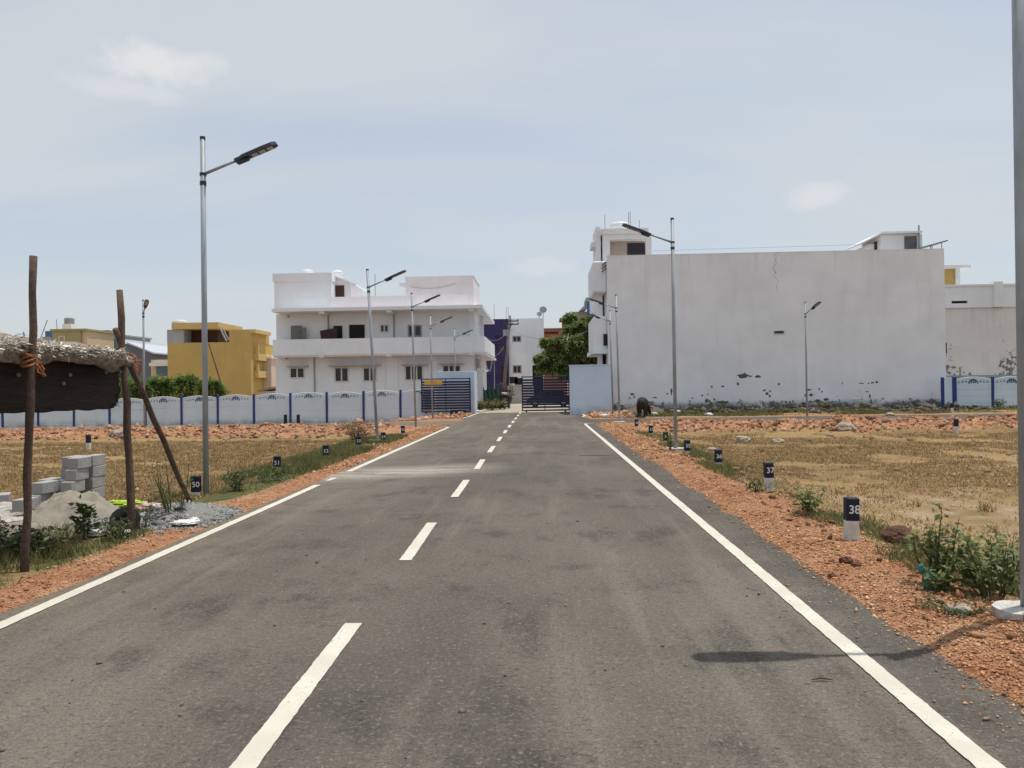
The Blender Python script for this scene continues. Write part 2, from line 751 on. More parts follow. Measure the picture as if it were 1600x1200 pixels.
# terrain
g = new('terrain')
red, green, bare = g.attr('zone', 0), g.attr('zone', 1), g.attr('zone', 2)
nb = g.noise(.5, 5, .6)
ns = g.noise(5, 6, .7)
nf = g.noise(45, 4, .7)
nb = g.math('ADD', g.math('MULTIPLY', nb, .6), g.math('MULTIPLY', g.noise(.16, 4, .6, (1, .5, 1)), .4))
dry = g.mix(g.rng(nb, .38, .60), (.19, .122, .056), (.31, .21, .10))
dry = g.mix(g.rng(g.noise(9, 5, .7, (1, .35, 1)), .45, .7, 0, .75), dry, (.33, .23, .125))
dry = g.mix(g.rng(nf, .5, .75, 0, .6), dry, (.14, .085, .04))
dry = g.mix(g.rng(g.noise(1.2, 5, .6, (.6, 1.6, 1), (9, 3, 0)), .56, .72, 0, .55), dry, (.17, .145, .058))
sand = g.mix(g.rng(ns, .35, .7), (.34, .25, .17), (.45, .345, .245))
sand = g.mix(g.rng(nf, .5, .7, 0, .5), sand, (.19, .12, .07))
rd = g.mix(g.rng(ns, .3, .7), (.29, .13, .066), (.44, .24, .135))
rd = g.mix(g.rng(nf, .5, .72, 0, .6), rd, (.17, .075, .042))
rd = g.mix(g.rng(g.noise(6, 5, .7, None, (5, 5, 5)), .52, .66, 0, .7), rd, (.13, .05, .027))
rd = g.mix(g.rng(g.noise(1.4, 4, .6), .5, .7, 0, .6), rd, (.47, .30, .19))
gr = g.mix(g.rng(ns, .3, .7), (.060, .066, .024), (.13, .12, .048))


def brk(v, amt=.5):
    return g.rng(g.math('ADD', v, g.math('MULTIPLY', g.math('SUBTRACT', g.noise(3.5, 6, .7, None, (11, 4, 0)), .5), amt)), .35, .65)


c = g.mix(brk(bare), dry, sand)
c = g.mix(brk(green, .9), c, gr)
c = g.mix(brk(red), c, rd)
g.bump(g.math('ADD', g.math('MULTIPLY', nf, .5), ns), .8, .05)
TERRAIN = g.finish(c, .97, .1)

WHITE = None


def plaster(name, c, foot_dark=.25, base=0.0, peel=None, streak=.16, peel_top=2.3, thr=.69, eaves=None):
    """painted render: vertical rain streaks, cloudy patches, darker towards the foot, patches where the paint has come off"""
    g = new(name)
    gp = g.t.nodes.new('ShaderNodeNewGeometry')
    g.obj = gp.outputs['Position']
    gs = g.t.nodes.new('ShaderNodeSeparateXYZ')
    g.t.links.new(g.obj, gs.inputs[0])
    g.x, g.y, g.z = gs.outputs
    cl = g.noise(.45, 5, .6)
    st = g.noise(1.6, 5, .65, (1, 1, .12))
    k = g.mix(g.rng(cl, .3, .7), tuple(v*.93 for v in c), tuple(min(1, v*1.04) for v in c))
    k = g.mix(g.rng(st, .5, .75, 0, streak), k, tuple(v*.55 for v in c))
    k = g.mix(g.rng(g.noise(7, 5, .7), .58, .75, 0, .18), k, tuple(v*.7 for v in c))
    if eaves:
        rain = g.math('MULTIPLY', g.rng(g.z, eaves-2.6, eaves, 0, 1), g.rng(g.noise(2.6, 4, .6, (1, 1, .05), (2, 0, 0)), .5, .72))
        k = g.mix(g.math('MULTIPLY', rain, .24), k, tuple(v*.5 for v in c))
        k = g.mix(g.rng(g.noise(.23, 2, .4, (1, 1, 1.4), (8, 3, 1)), .52, .54, 0, .10), k, tuple(v*.8 for v in c))
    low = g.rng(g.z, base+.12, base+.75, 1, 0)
    foot_mask = g.math('MULTIPLY', low, g.rng(g.noise(1.3, 5, .7), .3, .6))
    k = g.mix(g.math('MULTIPLY', foot_mask, foot_dark*2, True), k, (c[0]*.2, c[1]*.2, c[2]*.19))  # wall colour darkens unevenly towards the foot
    if peel:
        zone = g.rng(g.z, base+.25, base+peel_top, 1, 0, False)
        big = g.noise(.55, 3, .5, None, (peel, 0, peel))
        sm_ = g.noise(3.2, 5, .72, None, (0, peel, 0))
        v = g.math('ADD', g.math('ADD', g.math('MULTIPLY', zone, .20), g.math('MULTIPLY', big, .42)), g.math('MULTIPLY', sm_, .55))
        k = g.mix(g.rng(v, thr, thr+.015, 0, .85), k, (.10, .10, .10))
    g.bump(g.noise(22, 4, .6), .12, .01)
    return g.finish(k, .9, .15)


WHITE = plaster('white_plaster', (.79, .815, .85), .1)
WHITEC = plaster('off_white_plaster', (.79, .795, .815), .15)
PINK = plaster('pale_pink_plaster', (.82, .775, .785), .1)
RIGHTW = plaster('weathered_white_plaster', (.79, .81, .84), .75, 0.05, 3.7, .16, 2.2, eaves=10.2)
OLDW = plaster('stained_cream_plaster', (.72, .715, .69), .3, 0.6, 7.3, .35, 6.0, .655, eaves=6.6)
BLUEW = plaster('pale_blue_wall_paint', (.60, .70, .82), .15)
FENCEW = plaster('pale_blue_precast', (.60, .69, .78), .35, -.7)
YELLOW = plaster('ochre_plaster', (.52, .365, .13), .1)
YELLOWL = plaster('light_yellow_plaster', (.60, .44, .19), .1)
PURPLE = plaster('purple_plaster', (.052, .046, .125), .1)
OLIVE = plaster('olive_plaster', (.36, .32, .16), .1)
GREYB = plaster('blue_grey_cladding', (.16, .18, .22), .1)
GREYP = plaster('grey_plaster', (.36, .38, .40), .1)
BRICKM = plaster('terracotta_plaster', (.30, .125, .085), .1)
CONC = mat('concrete', (.40, .385, .36), .92, .16, 3, .4, 40, fine=.15)
CONCD = mat('concrete_block_grey', (.34, .33, .315), .95, .14, 5, .6, 60, fine=.2)
CONCP = mat('pale_concrete', (.50, .48, .45), .92, .15, 2.5, .4, 40, fine=.2)
NAVY = mat('navy_paint', (.014, .017, .036), .6, .25, 6)
NAVYP = mat('blue_post_paint', (.022, .052, .20), .6, .15, 4)
GATEB = mat('gate_blue_paint', (.013, .019, .06), .45, .2, 6, spec=.4)
MOTIFB = mat('motif_blue_paint', (.05, .065, .14), .7, .2, 6)
SCROLLB = mat('scroll_grey_blue', (.11, .14, .21), .8, .2, 9)
WHITEP = mat('white_paint', (.62, .62, .60), .7, .08, 5, .1, 40, fine=.1)
MARKW = mat('marker_whitewash', (.62, .60, .55), .9, .2, 9, .3, 60, fine=.15)
NUMW = mat('number_white', (.75, .75, .74), .8, .1, 20)
GALV = mat('galvanised_steel', (.32, .35, .375), .6, .25, 5, .05, 60, metal=.25, stretch=(1, 1, .25), spec=.5)
LAMPD = mat('lamp_housing', (.035, .042, .055), .5, .15, 8, spec=.4)
LEDW = mat('lamp_lens', (.42, .43, .45), .3, .1, 30, spec=.5)
GLASSD = mat('dark_window_glass', (.018, .019, .022), .18, .3, 3, spec=.5)
DARK = mat('dark_doorway', (.022, .020, .020), .8, .3, 2)
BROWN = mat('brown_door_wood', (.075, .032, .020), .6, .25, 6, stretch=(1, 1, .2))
SHEET = mat('grey_board', (.20, .20, .17), .8, .15, 3)
MAROON = mat('maroon_laminate', (.055, .018, .022), .5, .2, 3)
PIPE = mat('grey_pipe', (.33, .33, .35), .6, .1, 4)
TANKW = mat('water_tank_plastic', (.72, .73, .74), .5, .06, 3)
WOOD = mat('weathered_pole_bark', (.105, .068, .052), .9, .35, 6, .8, 30, stretch=(1, 1, .25), fine=.25)
TERRA = mat('terracotta_tile', (.34, .14, .09), .9, .2, 4)
ROOFM = mat('sheet_metal_roof', (.50, .53, .57), .5, .12, 2, metal=.3)
WIRE = mat('cable_grey', (.20, .20, .21), .7, .1, 5)
RUBBER = mat('black_rubber', (.02, .02, .02), .8, .2, 8)
WALLIN = mat('beige_interior', (.66, .56, .49), .9, .08, 2)

# ------------------------------------------------------------------ setting: terrain


def axis(parts):
    out = []
    for a, b, st in parts:
        n = max(1, int(round((b-a)/st)))
        out += list(np.linspace(a, b, n, endpoint=False))
    out.append(parts[-1][1])
    return np.array(out)


gx = axis([(-2500, -400, 300), (-400, -100, 50), (-100, -34, 6), (-34, -16, .3), (-16, -7, .16), (-7, -3.9, .07), (-3.9, 2.1, 1.2), (2.1, 4.6, .06), (4.6, 9, .12),
           (9, 26, .25), (26, 40, 1), (40, 100, 6), (100, 400, 50), (400, 2500, 300)])
gy = axis([(-400, -40, 60), (-40, 0, 4), (0, 3, .3), (3, 13, .09), (13, 27, .16), (27, 37, .12), (37, 54, .22), (54, 62, 1), (62, 120, 6), (120, 400, 40), (400, 3500, 300)])
GX, GY = np.meshgrid(gx, gy)
GZ = tz(GX, GY)
GZ = np.where((np.abs(GX) > 60) | (GY > 64), np.minimum(GZ, -.1), GZ)
dr, dl = GX-ROAD_R, ROAD_L-GX
nn = fbm(GX*.7, GY*.7, 21)
n4 = fbm(GX*2.1, GY*2.1, 31)
red = np.zeros_like(GX)
red = np.maximum(red, sm(-.3, 0, dr)*(1-sm(.75, 1.45, dr+.5*(nn-.5)))*(GY < 36))
red = np.maximum(red, sm(-.3, 0, dl)*(1-sm(.35, .8, dl+.5*(nn-.5)))*(GY < 36))
red = np.maximum(red, sm(29.2, 30.8, GY+2.4*(nn-.5))*(1-sm(36, 36.6, GY))*(sm(.3, 1, dr)+sm(.3, 1, dl)).clip(0, 1))
red = np.maximum(red, .85*sm(CS1, CS1+.5, GY)*(1-sm(53, 54, GY))*(sm(0, .3, dl)*(1-sm(6, 9, dl))+sm(0, .3, dr)*(1-sm(2.2, 3.2, dr))))
red = np.maximum(red, .55*sm(CS1, CS1+.5, GY)*(1-sm(42, 43.4, GY))*sm(0, .3, dr))
green = .55*sm(.9, 1.4, dr)*(1-sm(1.7, 2.6, dr))*sm(.35, .6, nn)*(GY < 28)
green = np.maximum(green, sm(.45, .8, dl)*(1-sm(2.0, 3.0, dl))*sm(4, 6, GY)*(1-sm(27, 28.5, GY))*(.25+.9*sm(.35, .6, nn)))
green = np.maximum(green, .8*sm(41.8, 42.6, GY)*(1-sm(46, 47, GY))*sm(3, 4.5, dr)*sm(.3, .55, nn))
bare = sm(1.2, 1.9, dr)*(1-sm(13, 17, GY+6*(nn-.5)))*(.18+.45*n4)
bare = np.maximum(bare, .55*sm(44, 46, GY)*sm(3, 5, dr))
bare = np.maximum(bare, (GY > 53)*.9)
zone = np.stack([red, green, bare, np.ones_like(red)], -1).reshape(-1, 4)
nx, ny = len(gx), len(gy)
ii = (np.arange(ny-1)[:, None]*nx+np.arange(nx-1)[None, :]).ravel()
F = np.stack([ii, ii+1, ii+nx+1, ii+nx], -1)
terr = np_obj('ground', np.stack([GX, GY, GZ], -1), F, TERRAIN, smooth=True, tint=zone, tintname='zone')
tag(terr, kind='structure')


def strip_sheet(name, xl, xr, y0, y1, step, z, m, seed, jl=.0, jr=.0, parent=None, fr=1.5):
    ys = np.arange(y0, y1+step*.5, step)
    a = xl+jl*(fbm(ys*0+seed, ys*fr, seed)-.5)*2
    b = xr+jr*(fbm(ys*0+seed+9, ys*fr, seed+4)-.5)*2
    n = len(ys)
    V = np.concatenate([np.stack([a, ys, np.full(n, z)], -1), np.stack([b, ys, np.full(n, z)], -1)])
    k = np.arange(n-1)
    return np_obj(name, V, np.stack([k, k+n, k+n+1, k+1], -1), m, parent)


road = strip_sheet('road', ROAD_L, ROAD_R+.12, -12, 52.6, .2, 0.0, ASPHALT, 4, .05, .12)
tag(road, kind='structure')
csr = B(ROAD_R-.05, 130, CS0, CS1, -.06, -.004).build('cross_street', ASPHALT)
tag(csr, kind='structure')
csl = MB()
csl.prism([(ROAD_L+.05, -.004), (-14, -.03), (-130, -.03), (-130, -.2), (ROAD_L+.05, -.2)], CS0, CS1-.3)
csl = csl.build('cross_street', ASPHALT)
tag(csl, kind='structure')
lane = strip_sheet('concrete_lane', -4.6, 2.4, 52.4, 120, 2, .004, mat('lane_concrete', (.36, .31, .25), .95, .2, .8, .3, 20, fine=.15), 8, .2, .2)
tag(lane, kind='structure')

# road markings, wavering as hand-pulled paint does
def ribbon(name, pts, w, seed, jit=.0028, z=.006, parent=None):
    pts = np.array(pts, float)
    seg = np.linalg.norm(np.diff(pts, axis=0), axis=1)
    s = np.concatenate([[0], np.cumsum(seg)])
    t = np.arange(0, s[-1], .03)
    x = np.interp(t, s, pts[:, 0])
    y = np.interp(t, s, pts[:, 1])
    dx, dy = np.gradient(x), np.gradient(y)
    L = np.hypot(dx, dy)+1e-9
    nx_, ny_ = -dy/L, dx/L
    wob = (fbm(t*.35, t*0+seed, seed, 2)-.5)*.022
    e1 = w/2+jit*(2*fbm(t*17, t*0+seed, seed+2)-1)*2
    e2 = w/2+jit*(2*fbm(t*17, t*0+seed+5, seed+3)-1)*2
    n = len(t)
    zz = np.full(n, z)
    V = np.concatenate([np.stack([x+nx_*(wob+e1), y+ny_*(wob+e1), zz], -1), np.stack([x+nx_*(wob-e2), y+ny_*(wob-e2), zz], -1)])
    k = np.arange(n-1)
    return np_obj(name, V, np.stack([k, k+1, k+n+1, k+n], -1), PAINT, parent)


def arc(cx, cy, r, a0, a1, n=10):
    return [(cx+r*math.cos(R(a0+(a1-a0)*i/n)), cy+r*math.sin(R(a0+(a1-a0)*i/n))) for i in range(n+1)]


ribbon('edge_line', [(2.0, -6), (2.0, 35.4)]+arc(2.6, 35.4, .6, 180, 90)+[(40, 36.02)], .125, 3, z=.008, parent=road)
ribbon('edge_line', [(-4.12, -6), (-4.12, 14.0)], .125, 7, parent=road)
ribbon('edge_line', [(-4.12, 14.6), (-4.12, 15.1)], .11, 8, .02, parent=road)
ribbon('edge_line', [(-4.12, 16.2), (-4.12, 33.6)]+arc(-5.5, 33.6, 1.38, 0, 75)+arc(-5.8, 33.4, 1.75, 70, 92)+[(-9.5, 36.1)], .14, 9, parent=road)
ribbon('edge_line', [(2.55, 52), (2.5, 44)]+arc(3.6, 43.0, 1.3, 165, 265)+[(9, 41.4)], .14, 11, z=.03, parent=road)
ribbon('edge_line', [(-4.25, 52), (-4.35, 45)]+arc(-5.9, 44.2, 1.5, 20, -70)+[(-8, 42.4)], .14, 13, z=.02, parent=road)
dash = [(3.35, 5.69), (7.77, 9.94), (12.25, 14.5), (16.4, 18.6), (20.6, 22.8)]
y = 24.8
while y < 51:
    dash.append((y, y+2.15))
    y += 4.2
dash = [(-.9, 1.3)]+dash
for i, (a, b) in enumerate(dash):
    ribbon('centre_dash', [(-1.40, a), (-1.43, b)], .128, 20+i, .003, parent=road)
#SPLIT1

# ------------------------------------------------------------------ loose ground stuff
OCT = np.array([(1, 0, 0), (-1, 0, 0), (0, 1, 0), (0, -1, 0), (0, 0, 1), (0, 0, -1)], float)
OCTF = np.array([(0, 2, 4), (2, 1, 4), (1, 3, 4), (3, 0, 4), (2, 0, 5), (1, 2, 5), (3, 1, 5), (0, 3, 5)])


def stones(name, xy, size, m, seed, sink=.3, flat=.65, kind='stuff', zfun=tz, tlo=.6, thi=1.25, parent=None):
    rg = np.random.default_rng(seed)
    n = len(xy)
    S = np.stack([rg.uniform(.7, 1.4, n), rg.uniform(.6, 1.1, n), rg.uniform(.5, .9, n)*flat/.65], -1)*size[:, None]
    V = OCT[None]*S[:, None, :]*rg.uniform(.55, 1.35, (n, 6, 1))+rg.normal(0, .22, (n, 6, 3))*size[:, None, None]
    a = rg.uniform(0, 2*np.pi, n)
    t = rg.uniform(-.6, .6, n)
    ca, sa, ct, st = np.cos(a)[:, None], np.sin(a)[:, None], np.cos(t)[:, None], np.sin(t)[:, None]
    x, y, z = V[..., 0], V[..., 1], V[..., 2]
    y, z = y*ct-z*st, y*st+z*ct
    x, y = x*ca-y*sa, x*sa+y*ca
    zz = zfun(xy[:, 0], xy[:, 1])
    V = np.stack([x+xy[:, 0:1], y+xy[:, 1:2], z+(zz+S[:, 2]*(1-sink)*.6)[:, None]], -1)
    Fc = (OCTF[None]+6*np.arange(n)[:, None, None]).reshape(-1, 3)
    k = rg.uniform(tlo, thi, (n, 1))
    h = rg.uniform(-.08, .08, (n, 1))
    T = np.concatenate([k*(1+h), k, k*(1-h), np.ones((n, 1))], 1)
    o = np_obj(name, V, Fc, m, parent, tint=np.repeat(T, 6, 0))
    if kind:
        o['kind'] = kind
    return o


MURR = mat('murram_gravel', (.39, .18, .088), .95, c2=(.60, .38, .225), scale=1.2, tint=True, spec=.1)
CLODM = mat('red_soil_clods', (.28, .13, .072), .97, c2=(.50, .32, .21), scale=.8, tint=True, spec=.1)
GREYST = mat('grey_aggregate', (.17, .168, .16), .9, c2=(.33, .325, .31), scale=8, tint=True, spec=.2)
rg = np.random.default_rng(5)


def band(n, y0, y1, d0, d1, side, power=1.6, edge=True):
    u = rg.random(n)
    y = y0+(y1-y0)*u**power
    w = rg.beta(1.3, 1.6, n)
    d = d0+(d1-d0)*w
    x = ROAD_R+d if side > 0 else ROAD_L-d
    return np.stack([x, y], -1)


a1 = band(72000, 3.2, 22, -.12, 1.35, 1, 1.9)
a2 = band(16000, 18, 36, -.10, 1.5, 1, 1)
xy = np.concatenate([a1, a2])
sz = np.concatenate([rg.gamma(1.1, .0033, len(a1))+.0025, rg.gamma(1.4, .006, len(a2))+.005])
tag(stones('verge_gravel', xy, np.minimum(sz, .05), MURR, 7, .15, .6, tlo=.4, thi=1.45), 'orange murram gravel along the right edge of the road', 'gravel')
b1 = band(13000, 6, 22, -.05, .72, -1, 1.3)
b2 = band(10000, 16, 36, -.05, 1.1, -1, 1)
xy = np.concatenate([b1, b2])
sz = np.concatenate([rg.gamma(1.1, .0033, len(b1))+.0025, rg.gamma(1.4, .006, len(b2))+.005])
tag(stones('verge_gravel', xy, np.minimum(sz, .05), MURR, 8, .15, .6, tlo=.4, thi=1.4), 'orange murram gravel along the left edge of the road', 'gravel')
n = 420
dd_ = rg.uniform(.55, 1.5, n)
xy = np.stack([ROAD_R+dd_, 3.6+26*rg.random(n)**1.3], -1)
tag(stones('verge_clods', xy, np.minimum(rg.gamma(1.5, .014, n)+.012, .085), mat('dark_verge_clod', (.17, .07, .038), .97, c2=(.36, .18, .10), scale=2, tint=True), 17, .4), 'dark red clods along the outer edge of the right verge', 'clods')
n = 1400
xy = np.stack([ROAD_R+.1-rg.gamma(1.2, .12, n), 3.2+22*rg.random(n)**1.4], -1)
tag(stones('spilled_gravel', xy, rg.gamma(1.5, .003, n)+.003, MURR, 18, 0, zfun=lambda x, y: np.zeros_like(x)), 'orange grit spilled onto the asphalt beyond the right edge line', 'gravel')
n = 260
xy = np.stack([rg.uniform(-4.2, 2.3, n), 3.3+14*rg.random(n)**1.5], -1)
tag(stones('road_grit', xy, rg.gamma(2, .0028, n)+.003, mat('road_grit_stone', (.10, .09, .08), .9, c2=(.30, .26, .21), scale=9, tint=True), 9, 0, zfun=lambda x, y: np.zeros_like(x)), 'loose grit lying on the asphalt', 'grit')
# soil banks
n = 11000
bx = np.concatenate([rg.uniform(4.2, 30, n), rg.uniform(-34, -6.6, n)])
by = 35.9-6.6*rg.random(2*n)**1.25
tag(stones('bank_clods', np.stack([bx, by], -1)[:n], np.minimum(rg.gamma(1.1, .028, n)+.012, .24), CLODM, 11, .5, tlo=.55), 'broken red earth heaped along the near side of the right cross street', 'soil')
tag(stones('bank_clods', np.stack([bx, by], -1)[n:], np.minimum(rg.gamma(1.1, .028, n)+.012, .24), CLODM, 12, .5, tlo=.55), 'broken red earth heaped along the near side of the left cross street', 'soil')
n = 1500
xy = np.stack([rg.uniform(2.8, 5.6, n), 47.1-6*rg.random(n)**1.4], -1)
tag(stones('bank_clods', xy, rg.gamma(1.6, .035, n)+.015, CLODM, 13, .5), 'red earth heaped in front of the pale blue gate wall', 'soil')
xy = np.stack([rg.uniform(-9.5, -4.5, n), rg.uniform(43.0, 51.2, n)], -1)
tag(stones('bank_clods', xy, rg.gamma(1.6, .035, n)+.015, CLODM, 14, .5), 'red earth heaped below the stored gate leaf', 'soil')
n = 1800
xy = np.stack([rg.uniform(5, 26, n), 47.6-4*rg.random(n)**1.6], -1)
tag(stones('wall_foot_rubble', xy, rg.gamma(1.4, .05, n)+.015, mat('foot_rubble', (.05, .046, .042), .95, c2=(.17, .15, .13), scale=1.5, tint=True), 15, .5, tlo=.4), 'dark earth and rubble at the foot of the windowless white wall', 'rubble')
n = 500
xy = np.concatenate([np.stack([rg.uniform(4.5, 24, n), rg.uniform(7, 28, n)], -1), np.stack([rg.uniform(-26, -6.5, n), rg.uniform(11, 28, n)], -1)])
tag(stones('field_stones', xy, rg.gamma(1.5, .014, 2*n)+.008, mat('field_stone', (.24, .17, .115), .95, c2=(.42, .33, .25), scale=2, tint=True), 16), 'small stones scattered over the dry plots', 'stones')

# grasses


def blades(name, xy, hgt, wid, m, seed, lean=.6, tlo=.6, thi=1.3):
    rg = np.random.default_rng(seed)
    n = len(xy)
    a = rg.uniform(0, 2*np.pi, n)
    b = rg.uniform(0, 2*np.pi, n)
    z = tz(xy[:, 0], xy[:, 1])-.004
    dx, dy = np.cos(a)*wid/2, np.sin(a)*wid/2
    L = hgt*rg.uniform(.1, lean, n)*2
    V = np.stack([np.stack([xy[:, 0]-dx, xy[:, 1]-dy, z], -1), np.stack([xy[:, 0]+dx, xy[:, 1]+dy, z], -1),
                  np.stack([xy[:, 0]+np.cos(b)*L, xy[:, 1]+np.sin(b)*L, z+hgt], -1)], 1)
    k = rg.uniform(tlo, thi, (n, 1))
    h = rg.uniform(-.12, .12, (n, 1))
    T = np.concatenate([k*(1+h), k, k*(1-h), np.ones((n, 1))], 1)
    return np_obj(name, V, np.arange(3*n).reshape(-1, 3), m, tint=np.repeat(T, 3, 0))


DRYG = leafmat('dry_grass_blades', (.25, .165, .072), (.40, .28, .135), .25)
GREENG = leafmat('green_grass_blades', (.095, .105, .03), (.20, .185, .07), .35)
WEEDG = leafmat('weed_leaf', (.055, .085, .022), (.115, .14, .05), .3)
WEEDP = leafmat('pale_weed_leaf', (.12, .15, .045), (.24, .27, .10), .3)
BUSHG = leafmat('bush_leaf', (.10, .17, .035), (.20, .28, .075), .4)
TREEG = leafmat('tree_leaf', (.11, .16, .04), (.27, .32, .11), .45)


def keep(xy, thr, s, f=.6, soft=.12):
    v = fbm(xy[:, 0]*f, xy[:, 1]*f, s)
    r = np.random.default_rng(s).random(len(xy))
    return xy[r < np.clip((v-thr)/soft+.5, 0.03, 1)]


n = 150000
u = rg.random(n)
fy = 6+22.5*u**.75
xyR = np.stack([3.7+(fy*.72+2)*rg.random(n), fy], -1)
bm_ = (xyR[:, 1] < 14) & (rg.random(n) < .55)
xyR = keep(xyR[~bm_], .42, 77, .8)
h = rg.uniform(.018, .06, len(xyR))
tag(blades('dry_grass', xyR, h, .012+.0007*xyR[:, 1], DRYG, 21), 'short dry grass over the open plot on the right', 'grass', kind='stuff')
fy = 9+19.5*rg.random(n)**.8
xyL = np.stack([-5.6-(fy*.85)*rg.random(n), fy], -1)
xyL = keep(xyL, .36, 78, .8)
h = rg.uniform(.02, .07, len(xyL))
tag(blades('dry_grass', xyL, h, .012+.0007*xyL[:, 1], DRYG, 22), 'short dry grass over the open plot on the left', 'grass', kind='stuff')
n = 42000
fy = 5+23*rg.random(n)
w = rg.random(n)
xyG = np.stack([-4.8-2.0*rg.beta(1.5, 2, n), fy], -1)
xyG = xyG[(xyG[:, 1] < 9.6) | (xyG[:, 1] > 12.6)]
xyG = keep(xyG, .47, 79, .55)
tag(blades('green_grass', xyG, rg.uniform(.05, .17, len(xyG)), .010+.0006*xyG[:, 1], GREENG, 23, .5), 'green grass fringe along the left verge', 'grass', kind='stuff')
n = 26000
fy = 5+24*rg.random(n)**1.2
xyG = np.stack([3.25+1.2*rg.beta(1.4, 2, n), fy], -1)
xyG = keep(xyG, .52, 80, .7)
tag(blades('green_grass', xyG, rg.uniform(.03, .11, len(xyG)), .009+.0006*xyG[:, 1], GREENG, 24, .7), 'sparse green grass between the right verge gravel and the plot', 'grass', kind='stuff')
n = 11000
xyG = np.stack([rg.uniform(-7.2, -5.0, n), 5.5+4.3*rg.random(n)], -1)
xyG = keep(xyG[(xyG[:, 0] < -5.05-.25*vnoise(xyG[:, 1]*2, xyG[:, 1]*0, 3))], .42, 82, .9)
tag(blades('green_grass', xyG, rg.uniform(.05, .2, len(xyG)), .011, GREENG, 26, .6), 'dark green grass among the weeds under the shelter', 'grass', kind='stuff')
for sd, (xa, xb), lb in ((27, (3.9, 22), 'taller dry tufts dotted over the right plot'), (28, (-24, -6.2), 'taller dry tufts dotted over the left plot')):
    nc = 230
    cx_, cy_ = rg.uniform(xa, xb, nc), rg.uniform(7 if xa > 0 else 11.5, 28.5, nc)
    k = rg.integers(8, 22, nc)
    xyG = np.stack([np.repeat(cx_, k), np.repeat(cy_, k)], -1)+rg.normal(0, .05, (k.sum(), 2))
    tag(blades('dry_tufts', xyG, rg.uniform(.05, .17, len(xyG)), .009+.0007*xyG[:, 1], DRYG, sd, .55, .45, 1.2), lb, 'grass', kind='stuff')
n = 15000
xyG = np.stack([rg.uniform(4.6, 27, n), rg.uniform(41.8, 45.6, n)], -1)
xyG = keep(xyG, .56, 81, .35)
tag(blades('green_grass', xyG, rg.uniform(.06, .22, len(xyG)), .04, GREENG, 25, .6), 'green grass on the far side of the right cross street', 'grass', kind='stuff')


# ------------------------------------------------------------------ leafy plants
def leaves(cent, dirs, size, rg, width=.5, droop=.3, jitter=.5):
    """folded four-corner leaves; cent/dirs (n,3)"""
    n = len(cent)
    d = dirs+rg.normal(0, jitter, (n, 3))
    d[:, 2] -= droop
    d /= np.linalg.norm(d, axis=1)[:, None]+1e-9
    s = np.cross(d, rg.normal(0, 1, (n, 3))*.4+np.array([0, 0, 1]))
    s /= np.linalg.norm(s, axis=1)[:, None]+1e-9
    up = np.cross(s, d)
    L = size[:, None]
    mid = cent+d*L*.5-up*L*.07
    V = np.stack([cent, mid+s*L*width/2+up*L*.08, cent+d*L, mid-s*L*width/2+up*L*.08], 1)
    return V


def leaf_obj(name, V, m, rg, parent, tlo=.55, thi=1.35):
    n = len(V)
    k = rg.uniform(tlo, thi, (n, 1))
    h = rg.uniform(-.1, .1, (n, 1))
    T = np.concatenate([k*(1+h), k, k*(1-h), np.ones((n, 1))], 1)
    return np_obj(name, V, np.arange(4*n).reshape(-1, 4), m, parent, tint=np.repeat(T, 4, 0))


def weed(name, label, cat, loc, h, spread, nst, nl, size, m, seed, group=None, width=.5, droop=.25, bare=.2, stem=None):
    rg = np.random.default_rng(seed)
    root = thing(name, label, cat, loc, group=group)
    o = np.array(loc)
    st = MB()
    cs, ds = [], []
    for i in range(nst):
        a = rg.uniform(0, 2*np.pi)
        r = spread*math.sqrt(rg.random())
        top = o+np.array([math.cos(a)*r, math.sin(a)*r, h*rg.uniform(.55, 1)])
        b0 = o+np.array([math.cos(a)*r*.25, math.sin(a)*r*.25, -.03])
        midp = (b0+top)/2+np.array([*rg.normal(0, .06*h, 2), .05*h])
        st.tube([b0, midp, top], [.010*h+.003, .008*h+.002, .002], 4, False)
        t = bare+(1-bare)*rg.random(nl)**.8
        p = np.where(t[:, None] < .5, b0+(midp-b0)*(t[:, None]*2), midp+(top-midp)*(t[:, None]*2-1))
        aa = rg.uniform(0, 2*np.pi, nl)
        d = np.stack([np.cos(aa), np.sin(aa), rg.uniform(-.1, .7, nl)], -1)
        pet = rg.uniform(.1, .9, nl)[:, None]*size
        cs.append(p+d*pet)
        ds.append(d)
    C = np.concatenate(cs)
    D = np.concatenate(ds)
    st.build('stem', stem or mat('weed_stem', (.09, .10, .04), .8), root)
    sz = size*rg.uniform(.5, 1.25, len(C))
    leaf_obj('foliage', leaves(C, D, sz, rg, width, droop), m, rg, root)
    return root


def at(x, y, dz=0):
    return (x, y, ground(x, y)+dz)


# right verge plants
weed('tall_weed', 'tall pale-green weed with one spike rising above it, near the steel pole', 'plant', at(3.28, 6.55), .68, .20, 11, 36, .066, WEEDP, 41, width=.62)
weed('broad_weed', 'broad drooping leafy weed just left of the near steel pole', 'plant', at(3.52, 6.15), .50, .30, 15, 32, .07, WEEDP, 42, width=.62)
weed('broad_weed', 'leafy weed half behind the near steel pole', 'plant', at(3.82, 6.55), .52, .28, 14, 30, .066, WEEDP, 43, width=.6)
weed('low_weed', 'low leafy weed in front of the green plastic bag', 'plant', at(3.2, 6.3), .2, .2, 10, 24, .055, WEEDP, 44, width=.6)
weed('leafy_weed', 'bright leafy weed between markers 37 and 38', 'plant', at(3.42, 10.1), .38, .22, 10, 26, .075, WEEDP, 45, width=.62)
weed('leafy_weed', 'small weed tuft at the foot of marker 37', 'plant', at(3.35, 12.2), .22, .3, 10, 18, .06, WEEDG, 46)
